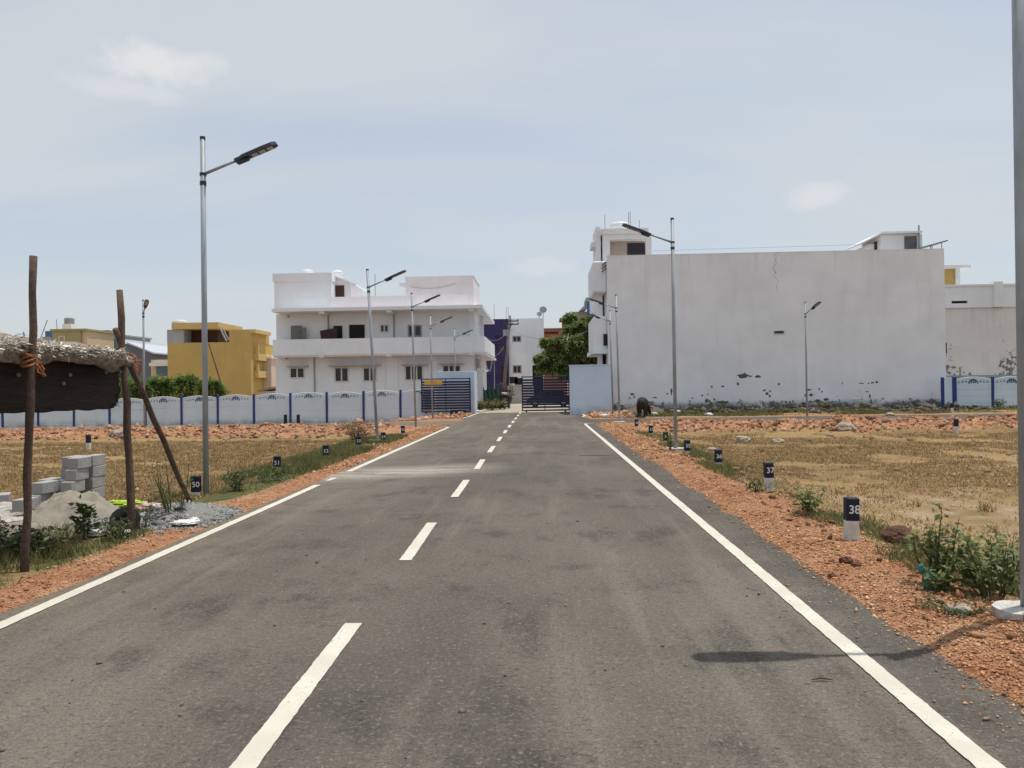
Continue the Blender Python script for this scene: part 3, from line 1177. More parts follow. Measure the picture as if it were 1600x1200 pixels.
weed('dark_creeper', 'dark green creeper flat on the gravel by the pole pad', 'plant', at(2.98, 5.75), .07, .26, 26, 16, .03, mat('creeper_leaf', (.028, .055, .018), .6, c2=(.05, .085, .03), tint=True), 47, droop=.1)
weed('dark_creeper', 'dark green creeper in front of the round pole pad', 'plant', at(3.33, 5.12), .06, .24, 22, 16, .028, mat('creeper_leaf', (0, 0, 0)), 48, droop=.1)
weed('dry_weed', 'thin weed standing at the foot of the lamp past marker 35', 'plant', at(3.28, 19.6), .62, .12, 7, 16, .09, WEEDG, 49, width=.3)
# left verge plants, in and beside the shelter's shade
LW = [(-5.75, 7.0, .48, .40, 'bushy dark weed under the left end of the thatched shelter'),
      (-5.45, 8.0, .30, .34, 'dark weed just right of the nearest shelter post'),
      (-6.2, 8.3, .42, .36, 'dark weed behind the nearest shelter post'),
      (-6.35, 7.4, .55, .38, 'tallest dark weed at the left border under the shelter')]
for i, (x, y, h, s, lb) in enumerate(LW):
    weed('dark_weed', lb, 'plant', at(x, y), h, s, 16, 34, .075, WEEDG, 60+i, width=.5)
weed('upright_weed', 'single upright round-leaved weed in front of the sand heap', 'plant', at(-5.48, 9.0), .46, .10, 6, 30, .085, WEEDG, 70, width=.75)
weed('upright_weed', 'low weed right of the round-leaved weed', 'plant', at(-5.15, 9.1), .24, .22, 10, 24, .06, WEEDG, 71)
weed('feathery_weed', 'feathery weed between the second shelter post and the propping pole', 'plant', at(-5.02, 10.3), .95, .34, 9, 50, .055, WEEDG, 72, width=.25, bare=.08)
weed('feathery_weed', 'wispy weed at the foot of the second shelter post', 'plant', at(-5.12, 9.62), .5, .25, 9, 28, .05, WEEDG, 73, width=.3)
weed('leafy_weed', 'bushy green weed right of the lamp by marker 50', 'plant', at(-5.35, 13.3), .42, .30, 14, 30, .06, WEEDG, 74)
weed('leafy_weed', 'spreading low green weed between markers 50 and 51', 'plant', at(-5.25, 14.6), .30, .5, 16, 26, .06, WEEDG, 75)
weed('brown_bush', 'dry brown bush left of the lamp by marker 54', 'plant', at(-6.35, 26.2), .75, .55, 22, 40, .09, leafmat('dry_bush_leaf', (.12, .085, .04), (.20, .15, .075), .2), 76, width=.3)

# ------------------------------------------------------------------ street lamps


def make_lamp():
    root = thing('street_lamp', '', 'street lamp')
    MB().tube([(0, 0, -.1), (0, 0, 3.2), (0, 0, 6.0)], [.048, .046, .043], 14).build('pole', GALV, root, True)
    MB().lathe([(.046, 0), (.046, .05)], (0, 0, 5.97), 14).build('pole_cap', LAMPD, root)
    MB().lathe([(.056, 0), (.056, .05)], (0, 0, 5.36), 14).build('clamp', LAMPD, root)
    MB().lathe([(.054, 0), (.054, .07)], (0, 0, 5.20), 14).build('clamp', LAMPD, root)
    tip = math.tan(R(21))
    MB().tube([(.04, 0, 5.40), (.64, 0, 5.40+.60*tip)], [.026, .024], 10).build('arm', GALV, root, True)
    # lamp head: rounded slab in its own frame, tilted up along the arm
    M = Matrix.Translation((.56, 0, 5.40+.52*tip)) @ Matrix.Rotation(-R(21), 4, 'Y')
    prof = [(0, .045), (.10, .05), (.17, .09), (.55, .10), (.70, .09), (.77, .055), (.78, .015)]
    poly = [(u, w) for u, w in prof]+[(u, -w) for u, w in reversed(prof)]
    bm = bmesh.new()
    for zz in (-.028, .030):
        k = 1 if zz < 0 else .92
        vs = [bm.verts.new((u*(1 if k == 1 else .985), w*k, zz)) for u, w in poly]
        bm.faces.new(vs)
    bm.verts.ensure_lookup_table()
    n = len(poly)
    for i in range(n):
        bm.faces.new((bm.verts[i], bm.verts[(i+1) % n], bm.verts[n+(i+1) % n], bm.verts[n+i]))
    hd = MB().add(bm, M).build('lamp_head', LAMPD, root)
    bx = MB()
    bx.bbox(.02, .24, -.05, .05, -.075, -.03, .012, M)
    bx.build('driver_box', LAMPD, hd)
    for k in range(3):
        l = MB()
        l.bbox(.30+.14*k, .41+.14*k, -.065, .065, -.036, -.029, .003, M)
        l.build('lens', LEDW, hd)
    sp_ = MB()
    sp_.bbox(.20, .72, -.07, .07, .031, .036, .002, M)
    sp_.build('solar_panel', mat('solar_cell', (.012, .016, .035), .3, .2, 8, spec=.5), hd)
    return root


lamp0 = make_lamp()
LG = 'solar street lamps on steel poles'
gl = W(676, 652, 44.0)
b5 = W(712, 640, 53.8)
r4 = W(957, 600, 44.0)
LAMPS = [  # x, y, facing, lean(x), label
    (-5.74, 12.92, 0, .2, 'steel street lamp standing right behind marker 50, tallest in view on the left'),
    (-5.42, 25.2, 0, -2.6, 'steel street lamp beside marker 54, second from the shelter on the left verge'),
    (-5.62, 34.2, 0, -1.0, 'steel street lamp at the left corner of the cross street, past marker 55'),
    (gl.x, 44.0, 0, -.5, 'steel street lamp in front of the stored blue gate leaf with the yellow board'),
    (b5.x, 53.8, 0, 0, 'farthest left street lamp, rising behind the stored gate leaf'),
    (3.45, 5.62, 180, .12, 'nearest street lamp pole, cut off by the right border, on a round pad'),
    (3.46, 20.0, 180, 0, 'steel street lamp beside marker 35, in front of the windowless white wall'),
    (3.66, 36.1, 180, -.8, 'steel street lamp at the right corner of the cross street'),
    (r4.x, 44.0, 180, -.9, 'farthest right street lamp, at the corner of the pale blue gate wall'),
    (13.95, 40.9, -75, 0, 'lone street lamp on the far side of the right cross street, its head turned away'),
    (-18.35, 34.9, -55, 0, 'thin street lamp on the left cross street, left of the ochre house'),
]
for i, (x, y, a, ln, lb) in enumerate(LAMPS):
    o = lamp0 if i == 0 else copy_tree(lamp0)
    o.location = at(x, y)
    o.rotation_euler = (0, R(ln)*(1 if a in (0,) else 1), R(a)) if a == 0 else (0, 0, R(a))
    if a == 180:
        o.rotation_euler = (0, -R(ln), R(180))
    o.scale = (1, 1, {0: 1.018, 1: .95}.get(i, 1))
    o['label'] = lb
    o['group'] = LG


def blob(name, m, loc, r, seed, amp=.25, flat=1, sub=3, label=None, cat=None, group=None, parent=None, freq=1.6):
    """irregular lump"""
    from mathutils import noise as mn
    bm = bmesh.new()
    bmesh.ops.create_icosphere(bm, subdivisions=sub, radius=1)
    for v in bm.verts:
        p = v.co.copy()
        k = 1+amp*mn.fractal(p*freq+Vector((seed, seed*.3, 0)), 1.0, 2.0, 4)
        v.co = Vector((p.x*r[0], p.y*r[1], p.z*r[2]*flat))*k
    s = MB().add(bm)
    o = s.build(name, m, parent, False)
    o.location = loc
    if label:
        tag(o, label, cat, group)
    return o


def pole_pad(loc, r, label, seed):
    rr = random.Random(seed)
    n = 18
    poly = [(loc[0]+r*(1+rr.uniform(-.14, .14))*math.cos(2*math.pi*k/n), loc[1]+r*(1+rr.uniform(-.14, .14))*math.sin(2*math.pi*k/n)) for k in range(n)]
    o = MB().prism(poly, loc[2]-.08, loc[2]+.07, 'xy').build('pole_pad', CONCP)
    tag(o, label, 'concrete pad', 'concrete pads under the lamp poles')


pole_pad(at(3.42, 5.58), .21, 'round whitewashed concrete pad under the nearest lamp pole', 3)
pole_pad(at(-5.42, 25.2), .30, 'concrete pad under the lamp beside marker 54', 4)
pole_pad(at(3.62, 36.0), .28, 'dark concrete pad under the lamp at the right corner', 5)
pole_pad(at(3.46, 20.0), .25, 'square-edged concrete pad under the second right lamp', 6)

# ------------------------------------------------------------------ plot markers
MG = 'plot marker stones'


def make_marker(num, loc, lean=0, rot=0, label=None, h=.46, w=.132, fr=.47):
    root = thing('plot_marker', label, 'marker stone', loc, R(rot), MG)
    s = MB()
    L = Vector(loc)
    x0, x1 = L.x-w/2, L.x+w/2
    s.bbox(x0, x1, L.y-.05, L.y+.05, L.z-.1, L.z+h*fr, .008)
    s.build('white_foot', MARKW, root)
    MB().bbox(x0-.003, x1+.003, L.y-.053, L.y+.053, L.z+h*fr, L.z+h, .01).build('painted_top', NAVY, root)
    if num:
        me = font_mesh(num, .125)
        me.materials.append(NUMW)
        o = bpy.data.objects.new('number', me)
        col.objects.link(o)
        o.parent = root
        o.rotation_euler = (R(90), 0, 0)
        o.location = (.012, -.056, h*fr+(h-h*fr)*.33)
    root.rotation_euler = (0, R(lean), R(rot))
    return root


MK = [('38', 3.29, 8.34, 1, 0), ('37', 3.60, 12.35, -1, 2), ('36', 3.72, 16.4, 1, -3), ('35', 3.62, 19.3, 0, 2), ('34', 3.66, 22.8, -2, 0), ('33', 3.84, 27.2, 1, 0), ('32', 3.80, 30.9, 0, 0),
      ('50', -5.88, 12.85, 0, 6), ('51', -5.72, 16.4, 1, 5), ('52', -5.44, 19.2, -1, 5), ('53', -5.50, 22.9, 0, 5), ('54', -5.16, 24.9, -1, 5), ('55', -5.24, 28.9, 0, 5)]
ORD = {'38': 'nearest on the right verge, left of the round clod', '37': 'second from the near right', '36': 'third from the near right', '35': 'just right of the second right lamp', '34': 'just left of the second right lamp',
       '33': 'second from the right street corner', '32': 'next to the right street corner', '50': 'against the tall left lamp pole', '51': 'second from the near left', '52': 'third from the near left',
       '53': 'short of the lamp on the left verge', '54': 'just right of the second left lamp', '55': 'next to the left street corner'}
for num, x, y, ln, rz in MK:
    make_marker(num, at(x, y), ln, rz, 'navy-topped white marker painted %s, %s' % (num, ORD[num]), *((.46, .132, .47) if num in ('37', '38') else (.34, .14, .2)))
for x, y, lb in ((14.9, 28.2, 'navy-topped white marker without number at the foot of the right soil bank'), (-15.0, 24.9, 'navy-topped white marker without number in the left plot'),
                 (22.2, 42.4, 'white marker stub in front of the right compound wall')):
    make_marker('', at(x, y), 0, 0, lb, .5)
for px, lb in ((446, 'short dark post left of the blue fence post'), (466, 'short dark post right of the blue fence post')):
    q = W(px, 668, 40.7)
    o = MB().bbox(q.x-.075, q.x+.075, 40.65, 40.8, ground(q.x, 40.7)-.05, ground(q.x, 40.7)+.5, .02).build('short_post', NAVY)
    tag(o, lb+' on the far side of the street', 'post', 'short dark posts')
#SPLIT2

# ------------------------------------------------------------------ precast compound walls
def fence_meshes(bay, H):
    """local meshes for one bay: origin at the left post's foot; slabs between posts"""
    out = {}
    x0, x1 = .07, bay-.07
    hs = (H-.34)/4
    out['slab'] = []
    for k in range(4):
        out['slab'].append(MB().bbox(x0, x1, -.028, .028, k*hs+.004-(.5 if k == 0 else 0), (k+1)*hs-.004, .007))
    n = 48
    top = []
    for i in range(n+1):
        t = i/n
        z = H-.20+.17*math.sin(math.pi*t)**.8+.022*abs(math.sin(t*math.pi*9))
        top.append((x0+(x1-x0)*t, z))
    poly = [(x0, 4*hs+.004)]+top+[(x1, 4*hs+.004)]
    out['crest'] = MB().prism(poly, -.026, .026)
    cap = MB()
    cap.tube([(x, -.012, z) for x, z in top], .026, 6)
    out['coping'] = cap
    # arch with three bars in the middle, scrolls on both sides
    mid = (x0+x1)/2
    a = MB()
    zc_ = 4*hs-.01
    a.tube([(mid+.25*math.cos(R(t)), -.034, zc_+.21*math.sin(R(t))) for t in range(0, 181, 15)], .030, 6)
    for dx in (-.11, 0, .11):
        a.box(mid+dx-.024, mid+dx+.024, -.055, -.02, zc_-.01, zc_+.18)
    a.box(mid-.28, mid-.21, -.055, -.02, zc_-.04, zc_+.03).box(mid+.21, mid+.28, -.055, -.02, zc_-.04, zc_+.03)
    out['arch_motif'] = a
    s = MB()
    for sg in (-1, 1):
        for k in range(3):
            cx = mid+sg*(.42+.21*k)
            if abs(cx-mid) > (x1-x0)/2-.08:
                continue
            rr = .07-.008*k
            zz = zc_+.075-.015*k
            s.tube([(cx+sg*rr*(1-t/430)*math.cos(R(t+40*k)), -.032, zz+rr*(1-t/430)*math.sin(R(t+40*k))) for t in range(0, 330, 30)], .016, 5)
    out['scroll'] = s
    return out


def precast_wall(label, x_start, n, bay, H, Y, zf, first_wide=False):
    root = thing('compound_wall', label, 'wall', (x_start, Y, zf(x_start)))
    fm = fence_meshes(bay, H)
    fr_ = random.Random(int(bay*1000))
    P0 = {}

    def put(name, key, builder, m, x, z, par):
        if key not in P0:
            o = builder.build(name, m)
            P0[key] = o
        else:
            o = P0[key].copy()
            col.objects.link(o)
        o.parent = par
        L = rootloc(par)
        o.location = (x-L.x, Y-L.y+fr_.uniform(-.006, .006), z-L.z)
        if name == 'post':
            o.rotation_euler = (R(fr_.uniform(-.6, .6)), R(fr_.uniform(-.7, .7)), 0)
        return o
    for i in range(n+1):
        x = x_start+i*bay
        z = zf(x)
        pz = put('post', 'post', MB().bbox(-.072, .072, -.07, .07, -.6, H-.02, .012).lathe([(.08, 0), (.075, .03), (.02, .07)], (0, 0, H-.022), 8), NAVYP, x, z, root)
        if i == n:
            break
        zb = zf(x+bay/2)+fr_.uniform(-.03, .03)
        for k in range(4):
            put('slab', 'slab%d' % k, fm['slab'][k], FENCEW, x, zb, root)
        cr = put('crest', 'crest', fm['crest'], FENCEW, x, zb, root)
        put('coping', 'coping', fm['coping'], WHITEP, x, zb, cr)
        put('arch_motif', 'arch', fm['arch_motif'], MOTIFB, x, zb, cr)
        put('scroll', 'scroll', fm['scroll'], SCROLLB, x, zb, cr)
    return root


FY = 51.0
fa, fb = W(5, 676, FY), W(626, 660, FY)
bay = (fb.x-fa.x)/11
slope = (fb.z-fa.z)/(fb.x-fa.x)


def fz(x):
    return fa.z+slope*(x-fa.x)


H_F = W(430, 615.5, FY).z-fz(W(430, 615.5, FY).x)+.02
precast_wall('pale blue precast compound wall with navy posts in front of the two-storey house', fa.x-2*bay, 13, bay, H_F, FY, fz)
# short end bay behind the gate leaf
xe = fb.x+.08
o = thing('compound_wall', 'last pale blue precast bay half hidden by the stored gate leaf', 'wall', (xe, FY, fz(xe)))
hs = (H_F-.3)/4
for k in range(4):
    MB().bbox(xe, xe+2.2, FY-.028, FY+.028, fz(xe)+k*hs+.004-(.5 if k == 0 else 0), fz(xe)+(k+1)*hs-.004, .007).build('slab', FENCEW, o)
cr = MB().prism([(xe, fz(xe)+4*hs), (xe+2.2, fz(xe)+4*hs), (xe+2.2, fz(xe)+4*hs+.2), (xe+1.1, fz(xe)+4*hs+.33), (xe, fz(xe)+4*hs+.14)], FY-.026, FY+.026).build('crest', FENCEW, o)
MB().tube([(xe+1.1+.25*math.cos(R(t)), FY-.034, fz(xe)+4*hs+.21*math.sin(R(t))) for t in range(0, 181, 15)], .03, 6).build('arch_motif', MOTIFB, cr)
MB().tube([(xe, FY-.012, fz(xe)+4*hs+.15), (xe+1.1, FY-.012, fz(xe)+4*hs+.33), (xe+2.2, FY-.012, fz(xe)+4*hs+.2)], .026, 6).build('coping', WHITEP, cr)

RY = 46.4
ra = W(1491, 642, RY)
rb = W(1551, 642, RY)
rbay = rb.x-ra.x
rH = W(1491, 590, RY).z-0.0
precast_wall('pale blue precast compound wall with navy posts right of the windowless white wall', ra.x, 6, rbay, rH, RY, lambda x: 0.0)
o = thing('corner_pier', 'pale blue corner pier edged in navy where the right compound wall begins', 'pier', (ra.x-.4, RY, 0))
xl, xr = W(1474.5, 610, RY).x, ra.x-.12
MB().bbox(xl, xr, RY-.06, RY+.06, -.3, rH, .01).build('panel', FENCEW, o)
MB().bbox(xl-.13, xl, RY-.09, RY+.09, -.3, rH+.03, .012).build('edge_post', NAVYP, o)
MB().bbox(xr, xr+.24, RY-.10, RY+.10, -.3, rH+.04, .012).build('edge_post', NAVYP, o)

# ------------------------------------------------------------------ gate walls and gate leaves
GYW = 52.0
w0, w1 = W(682, 582, GYW+.5), W(735.5, 580, GYW+.5)
o = thing('gate_wall', 'pale blue wall panel behind the stored left gate leaf', 'wall', (w0.x, GYW+.5, -.4))
MB().bbox(w0.x, w1.x, GYW+.42, GYW+.6, -.8, w1.z, .01).build('panel', BLUEW, o)
wr = W(741, 580, GYW)
MB().bbox(W(735.5, 580, GYW).x, wr.x, GYW-.1, GYW+2.2, -.5, W(738, 580, GYW).z, .012).build('return_pier', BLUEW, o)
GYR = 47.3
q0, q1 = W(889, 573, GYR), W(955, 571, GYR)
o = thing('gate_wall', 'pale blue wall panel right of the open gate', 'wall', (q0.x, GYR, 0))
MB().bbox(q0.x+.02, q1.x, GYR-.1, GYR+.12, -.4, q1.z, .012).build('panel', BLUEW, o)
B(q0.x-.01, q1.x+.03, GYR-.13, GYR+.15, q1.z, q1.z+.07).build('coping', BLUEW, o)


def gate_leaf(label, x0, x1, z0, z1, Y, nb, mids):
    root = thing('gate_leaf', label, 'gate', ((x0+x1)/2, Y, z0))
    fr = MB()
    t = .075
    fr.bbox(x0, x0+t, Y-.03, Y+.03, z0, z1, .006).bbox(x1-t, x1, Y-.03, Y+.03, z0, z1, .006)
    fr.bbox(x0+t, x1-t, Y-.03, Y+.03, z1-t, z1, .006).bbox(x0+t, x1-t, Y-.03, Y+.03, z0, z0+t, .006)
    fr.build('frame', GATEB, root)
    gap = (z1-z0-2*t)/(nb+1)
    for k in range(nb):
        z = z0+t+gap*(k+1)
        B(x0+t-.01, x1-t+.01, Y-.022, Y+.022, z-.064, z+.064).build('bar', GATEB, root)
    for mx_ in mids:
        xm = x0+(x1-x0)*mx_
        B(xm-.025, xm+.025, Y-.045, Y-.023, z0+t, z1-t).build('upright', GATEB, root)
    for xx in (x0+.3, x1-.3):
        bm = bmesh.new()
        bmesh.ops.create_cone(bm, cap_ends=True, segments=12, radius1=.06, radius2=.06, depth=.05, matrix=Matrix.Translation((xx, Y, z0-.035)) @ Matrix.Rotation(R(90), 4, 'X'))
        MB().add(bm).build('wheel', LAMPD, root)
    return root


GYL = 50.8
a, b = W(658.5, 645, GYL), W(735, 590.5, GYL)
gl_ = gate_leaf('dark blue slatted gate leaf with a yellow board, slid back on the left', a.x, b.x, a.z+.03, b.z, GYL, 11, (.5,))
s0, s1 = W(663, 601.5, GYL-.09), W(691, 594, GYL-.09)
B(s0.x, s1.x, GYL-.075, GYL-.06, s0.z, s1.z).build('sign_board', mat('yellow_board', (.62, .40, .045), .6, .1, 3), gl_)
c0 = W(705, 645, GYL-.1)
B(c0.x-.05, c0.x+.95, GYL-.19, GYL-.08, c0.z-.12, c0.z+.18).build('motor_box', NAVY, gl_)
a, b = W(815.5, 641, GYW), W(889.5, 587, GYW)
gate_leaf('dark blue slatted gate leaf standing half open across the lane on the right', a.x, b.x, .10, b.z, GYW-.02, 11, (.48,))

# ------------------------------------------------------------------ buildings


def rect(px0, py0, px1, py1, Y):
    """x0,x1,z0,z1 of a surveyed rectangle on the plane at depth Y (py0 is the top)"""
    a, b = W(px0, (py0+py1)/2, Y), W(px1, (py0+py1)/2, Y)
    t, d = W((px0+px1)/2, py0, Y), W((px0+px1)/2, py1, Y)
    return a.x, b.x, d.z, t.z


def win(parent, x0, x1, z0, z1, Y, n=2, frame=WHITEP, pane=GLASSD, t=.085, deep=.08, bars=False):
    f = MB()
    y0, y1 = Y-.03, Y+deep+.05
    f.box(x0-.02, x0+t, y0, y1, z0-.02, z1+.02).box(x1-t, x1+.02, y0, y1, z0-.02, z1+.02)
    f.box(x0+t, x1-t, y0, y1, z1-t, z1+.02).box(x0+t, x1-t, y0, y1, z0-.02, z0+t)
    wd = (x1-x0-2*t)/n
    for k in range(1, n):
        f.box(x0+t+wd*k-t*.6, x0+t+wd*k+t*.6, y0, y1, z0+t, z1-t)
    w = f.build('window', frame, parent)
    for k in range(n):
        B(x0+t+wd*k+.03, x0+t+wd*(k+1)-.03, Y+deep-.01, Y+deep+.01, z0+t+.01, z1-t-.01).build('pane', pane, w)
    return w


def door(parent, x0, x1, z0, z1, Y, m=DARK, name='door'):
    f = MB()
    f.box(x0-.06, x0, Y-.03, Y+.1, z0, z1+.06).box(x1, x1+.06, Y-.03, Y+.1, z0, z1+.06).box(x0, x1, Y-.03, Y+.1, z1, z1+.06)
    d = B(x0, x1, Y+.05, Y+.08, z0, z1).build(name, m, parent)
    f.build('door_frame', WHITEP, d)
    return d


def tank(c, r, h, label, m=TANKW):
    root = thing('water_tank', label, 'water tank', c, group='plastic rooftop water tanks')
    c = Vector(c)
    MB().lathe([(r*.97, 0), (r, .05), (r, h*.28), (r*.97, h*.3), (r, h*.32), (r, h*.6), (r*.97, h*.62), (r, h*.64), (r*.98, h*.78), (r*.7, h*.92), (r*.3, h*.97)], c, 20).build('shell', m, root, True)
    MB().lathe([(r*.28, 0), (r*.28, h*.07), (r*.1, h*.10)], c+Vector((0, 0, h*.965)), 12).build('lid', m, root)
    return root


# --- two-storey white house on the left
BY = 57.0
x0, x1, _, zbal = rect(431, 556, 741, 640, BY)
zg = -.7
BD = 13.0
house = thing('white_house', 'two-storey white house with a long balcony behind the left compound wall', 'house', ((x0+x1)/2, BY, zg))
gh = [(210, 697, 305, 765, 2), (490, 695, 580, 788, 2), (668, 695, 755, 785, 2), (930, 683, 1045, 778, 3), (1165, 680, 1280, 740, 3)]


def cr2(a, b, c, d, Y):
    return rect(a/4+400, b/4+400, c/4+400, d/4+400, Y)


holes = [cr2(*h[:4], BY) for h in gh]
MB().wall(x0, x1, zg, zbal, BY, BY+.2, holes).build('ground_floor_wall', WHITEC, house)
for h, hw in zip(gh, holes):
    win(house, *hw, BY, h[4])
B(x0, x0+.2, BY+.2, BY+BD, zg, zbal).box(x1-.2, x1, BY+.2, BY+BD, zg, zbal).box(x0+.2, x1-.2, BY+BD-.2, BY+BD, zg, zbal).build('side_wall', WHITE, house)
for (a, b, c, d) in ((195, 686, 320, 697), (455, 682, 775, 692), (910, 677, 1075, 687), (1145, 672, 1300, 682)):
    q = cr2(a, b, c, d, BY-.3)
    B(q[0], q[1], BY-.55, BY, q[2]+.05, q[3]).build('sun_shade', CONC, house)
# columns and beams
for px in (800, 880, 1130):
    q = W(px/4+400, 600, BY)
    B(q.x-.09, q.x+.09, BY-.06, BY, zg, zbal).build('pilaster', WHITEC, house)
# balcony: slab, parapet band, wrapping round the right side
bq = rect(427, 530, 757.5, 554.5, BY-1.2)
bx0, bx1 = bq[0], bq[1]
zb0, zb1 = W(590, 553.5, BY-1.2).z, W(590, 528.2, BY-1.2).z
B(bx0, bx1, BY-1.2, BY+BD, zbal-.05, zbal+.12).build('balcony_slab', WHITEC, house)
B(bx0, bx1, BY-1.32, BY-1.2, zb0, zb1).box(bx1-.12, bx1, BY-1.2, BY+BD-2, zb0, zb1).box(bx0, bx0+.12, BY-1.2, BY+2, zb0, zb1).build('parapet', WHITE, house)
for px in (410, 830, 1348):
    q = W(px/4+400, 555, BY-1.25)
    B(q.x-.2, q.x+.2, BY-1.28, BY, zb0-.16, zb0-.002).build('beam_end', WHITE, house)
# first floor
zr0 = W(590, 487.5, BY).z
fh = [(485, 437, 540, 515, 'd'), (583, 430, 680, 515, 'd'), (775, 428, 830, 478, 'w'), (950, 432, 1035, 505, 'w')]
fholes = []
FYW = BY+.25
for h in fh:
    q = cr2(*h[:4], FYW)
    fholes.append((q[0], q[1], zbal+.13 if h[4] == 'd' else q[2], q[3]))
MB().wall(x0, x1-.3, zbal+.12, zr0, FYW, FYW+.2, fholes).build('first_floor_wall', WHITE, house)
B(x0, x0+.2, FYW+.2, BY+BD, zbal+.12, zr0).box(x1-.5, x1-.3, FYW+.2, BY+BD, zbal+.12, zr0).box(x0+.2, x1-.5, BY+BD-.2, BY+BD, zbal+.12, zr0).build('side_wall', WHITE, house)
door(house, fholes[0][0], fholes[0][1], fholes[0][2], fholes[0][3], FYW, DARK)
door(house, fholes[1][0], fholes[1][1], fholes[1][2], fholes[1][3], FYW, DARK)
win(house, *fholes[2], FYW, 2)
win(house, *fholes[3], FYW, 2, frame=PIPE)
for yy in (BY-.9, BY+4.5):
    B(x1+.15, x1+.42, yy, yy+.3, zbal+.12, zr0).build('column', WHITE, house)
for px, za, zb_ in ((365, zg, zbal), (450, zbal, zr0), (862, zbal, zr0)):
    q = W(px/4+400, 560, BY)
    yy = BY-.06 if za == zg else FYW-.06
    MB().tube([(q.x, yy, za), (q.x, yy, zb_)], .055, 8).build('drain_pipe', PIPE, house)
for (px, py) in ((202, 378), (190, 640)):
    q = W(px/4+400, py/4+400, BY-.08)
    o = blob('wall_lamp', PIPE, (0, 0, 0), (.1, .1, .1), 3, .1, sub=2)
    o.parent = house
    o.location = q-Vector(house.location)
# things kept on the balcony
q = cr2(218, 435, 290, 517, FYW-.3)
tag(MB().bbox(q[0], q[1], FYW-.32, FYW-.27, zbal+.125, q[3], .01).build('grey_board', SHEET), 'grey board leaning on the balcony wall of the white house', 'board')
q = cr2(285, 448, 315, 517, FYW-.5)
tag(MB().bbox(q[0], q[1], FYW-.52, FYW-.48, zbal+.125, q[3], .01).build('grey_board', SHEET), 'shorter grey board beside the taller one on the balcony', 'board')
q = cr2(400, 458, 510, 515, FYW-.6)
t = thing('table_top', 'maroon table turned on its side on the balcony', 'table', ((q[0]+q[1])/2, FYW-.6, zbal+.12))
MB().prism([(q[0], q[3]-.1), (q[1], q[3]+.12), (q[1]-.06, zbal+.13), (q[0]+.25, zbal+.13)], FYW-.64, FYW-.58).build('top', MAROON, t)
for dx in (.35, .9):
    MB().tube([(q[0]+dx, FYW-.58, zbal+.6), (q[0]+dx, FYW-.2, zbal+.45)], .03, 6).build('leg', MAROON, t)
# roof slab
zr1 = W(590, 479.5, BY-1.3).z
rq = rect(425.5, 480, 754, 487, BY-1.3)
B(rq[0], rq[1], BY-1.45, BY+BD, zr0, zr1).build('roof_slab', WHITE, house)
for px in (410, 830, 1345):
    q = W(px/4+400, 488, BY-1.3)
    B(q.x-.2, q.x+.2, BY-1.3, FYW, zr0-.16, zr0-.002).build('beam_end', WHITE, house)
# roof rooms
q = rect(428.5, 427, 518, 482, BY+.3)
rm = B(q[0], q[1], BY+.3, BY+5, zr1, q[3]-.6).build('stair_room', WHITE, house)
B(q[0]-.08, q[1]+.06, BY+.2, BY+5.1, q[3]-.6, q[3]).build('parapet_band', WHITE, rm)
pq = rect(515, 463.5, 740, 480, BY)
B(q[1]+.01, pq[1], BY+.02, BY+.2, zr1, pq[3]).box(pq[1]-.18, pq[1], BY+.2, BY+BD, zr1, pq[3]).build('roof_parapet', PINK, house)
B(q[1]+.01, pq[1]+.02, BY-.02, BY+.24, pq[3], pq[3]+.07).build('parapet_coping', WHITE, house)
q2 = rect(520, 432, 541, 463, BY+1.2)
st = MB()
st.prism([(q2[0], zr1), (q2[1]+.3, zr1), (q2[1]+.3, q2[3]-.55), (q2[0], q2[3]+.05)], BY+1.4, BY+5)
st = st.build('stair_head', PINK, house)
d = rect(522, 446, 538, 465, BY+1.4)
B(d[0], d[1], BY+1.36, BY+1.398, d[2]-.6, d[3]).build('stair_door', BROWN, st)
MB().prism([(q2[0]-.05, q2[3]+.06), (q2[1]+.75, q2[3]-.75), (q2[1]+.75, q2[3]-.60), (q2[0]-.05, q2[3]+.20)], BY+1.2, BY+5.2).build('sloping_slab', WHITE, st)
q3 = rect(633.5, 433, 740, 463, BY+1.5)
rm = B(q3[0], q3[1], BY+1.5, BY+7, zr1, q3[3]).build('roof_room', PINK, house)
B(q3[0]-.04, q3[1]+.04, BY+1.46, BY+7.04, q3[3], q3[3]+.08).build('room_coping', WHITE, rm)
q4 = rect(624, 442, 634, 448, BY+1.6)
B(q4[0], q3[0], BY+1.6, BY+3.2, q4[2], q4[3]).build('ledge', WHITE, rm)
MB().tube([W(641+55*t/10, 447.5+3.2*(1-((t-5)/5)**2), BY+1.44) for t in range(0, 14)], .012, 5).build('cable', WIRE, rm)
q = W(480, 427, BY+2)
zz = rect(428.5, 427, 518, 482, BY+.3)[3]
tank((q.x, BY+2.0, zz), .45, .55, 'white water tank on the left roof room of the white house')
q = W(527, 433, BY+3)
tank((q.x, BY+3.0, q2[3]+.02), .45, .75, 'white water tank on the stair head of the white house')
q = W(586, 440, BY+3)
tag(MB().tube([(q.x, BY+3, zr1), (q.x, BY+3, W(586, 428, BY+3).z)], .03, 6).build('roof_pipe', PIPE), 'bare pipe standing on the roof of the white house', 'pipe')
# unit and awning on the right side of the house
q = W(746, 558, BY)
B(x1, x1+.35, BY+1.5, BY+2.6, zbal-.95, zbal-.3).build('air_conditioner', CONCP, house)
B(x1, x1+.75, BY+.5, BY+4, zbal-1.25, zbal-1.13).build('sun_shade', WHITE, house)
B(x1+.42, x1+.50, BY+.1, BY+.18, zg, zbal-.05).build('drain_pipe', WHITEP, house)

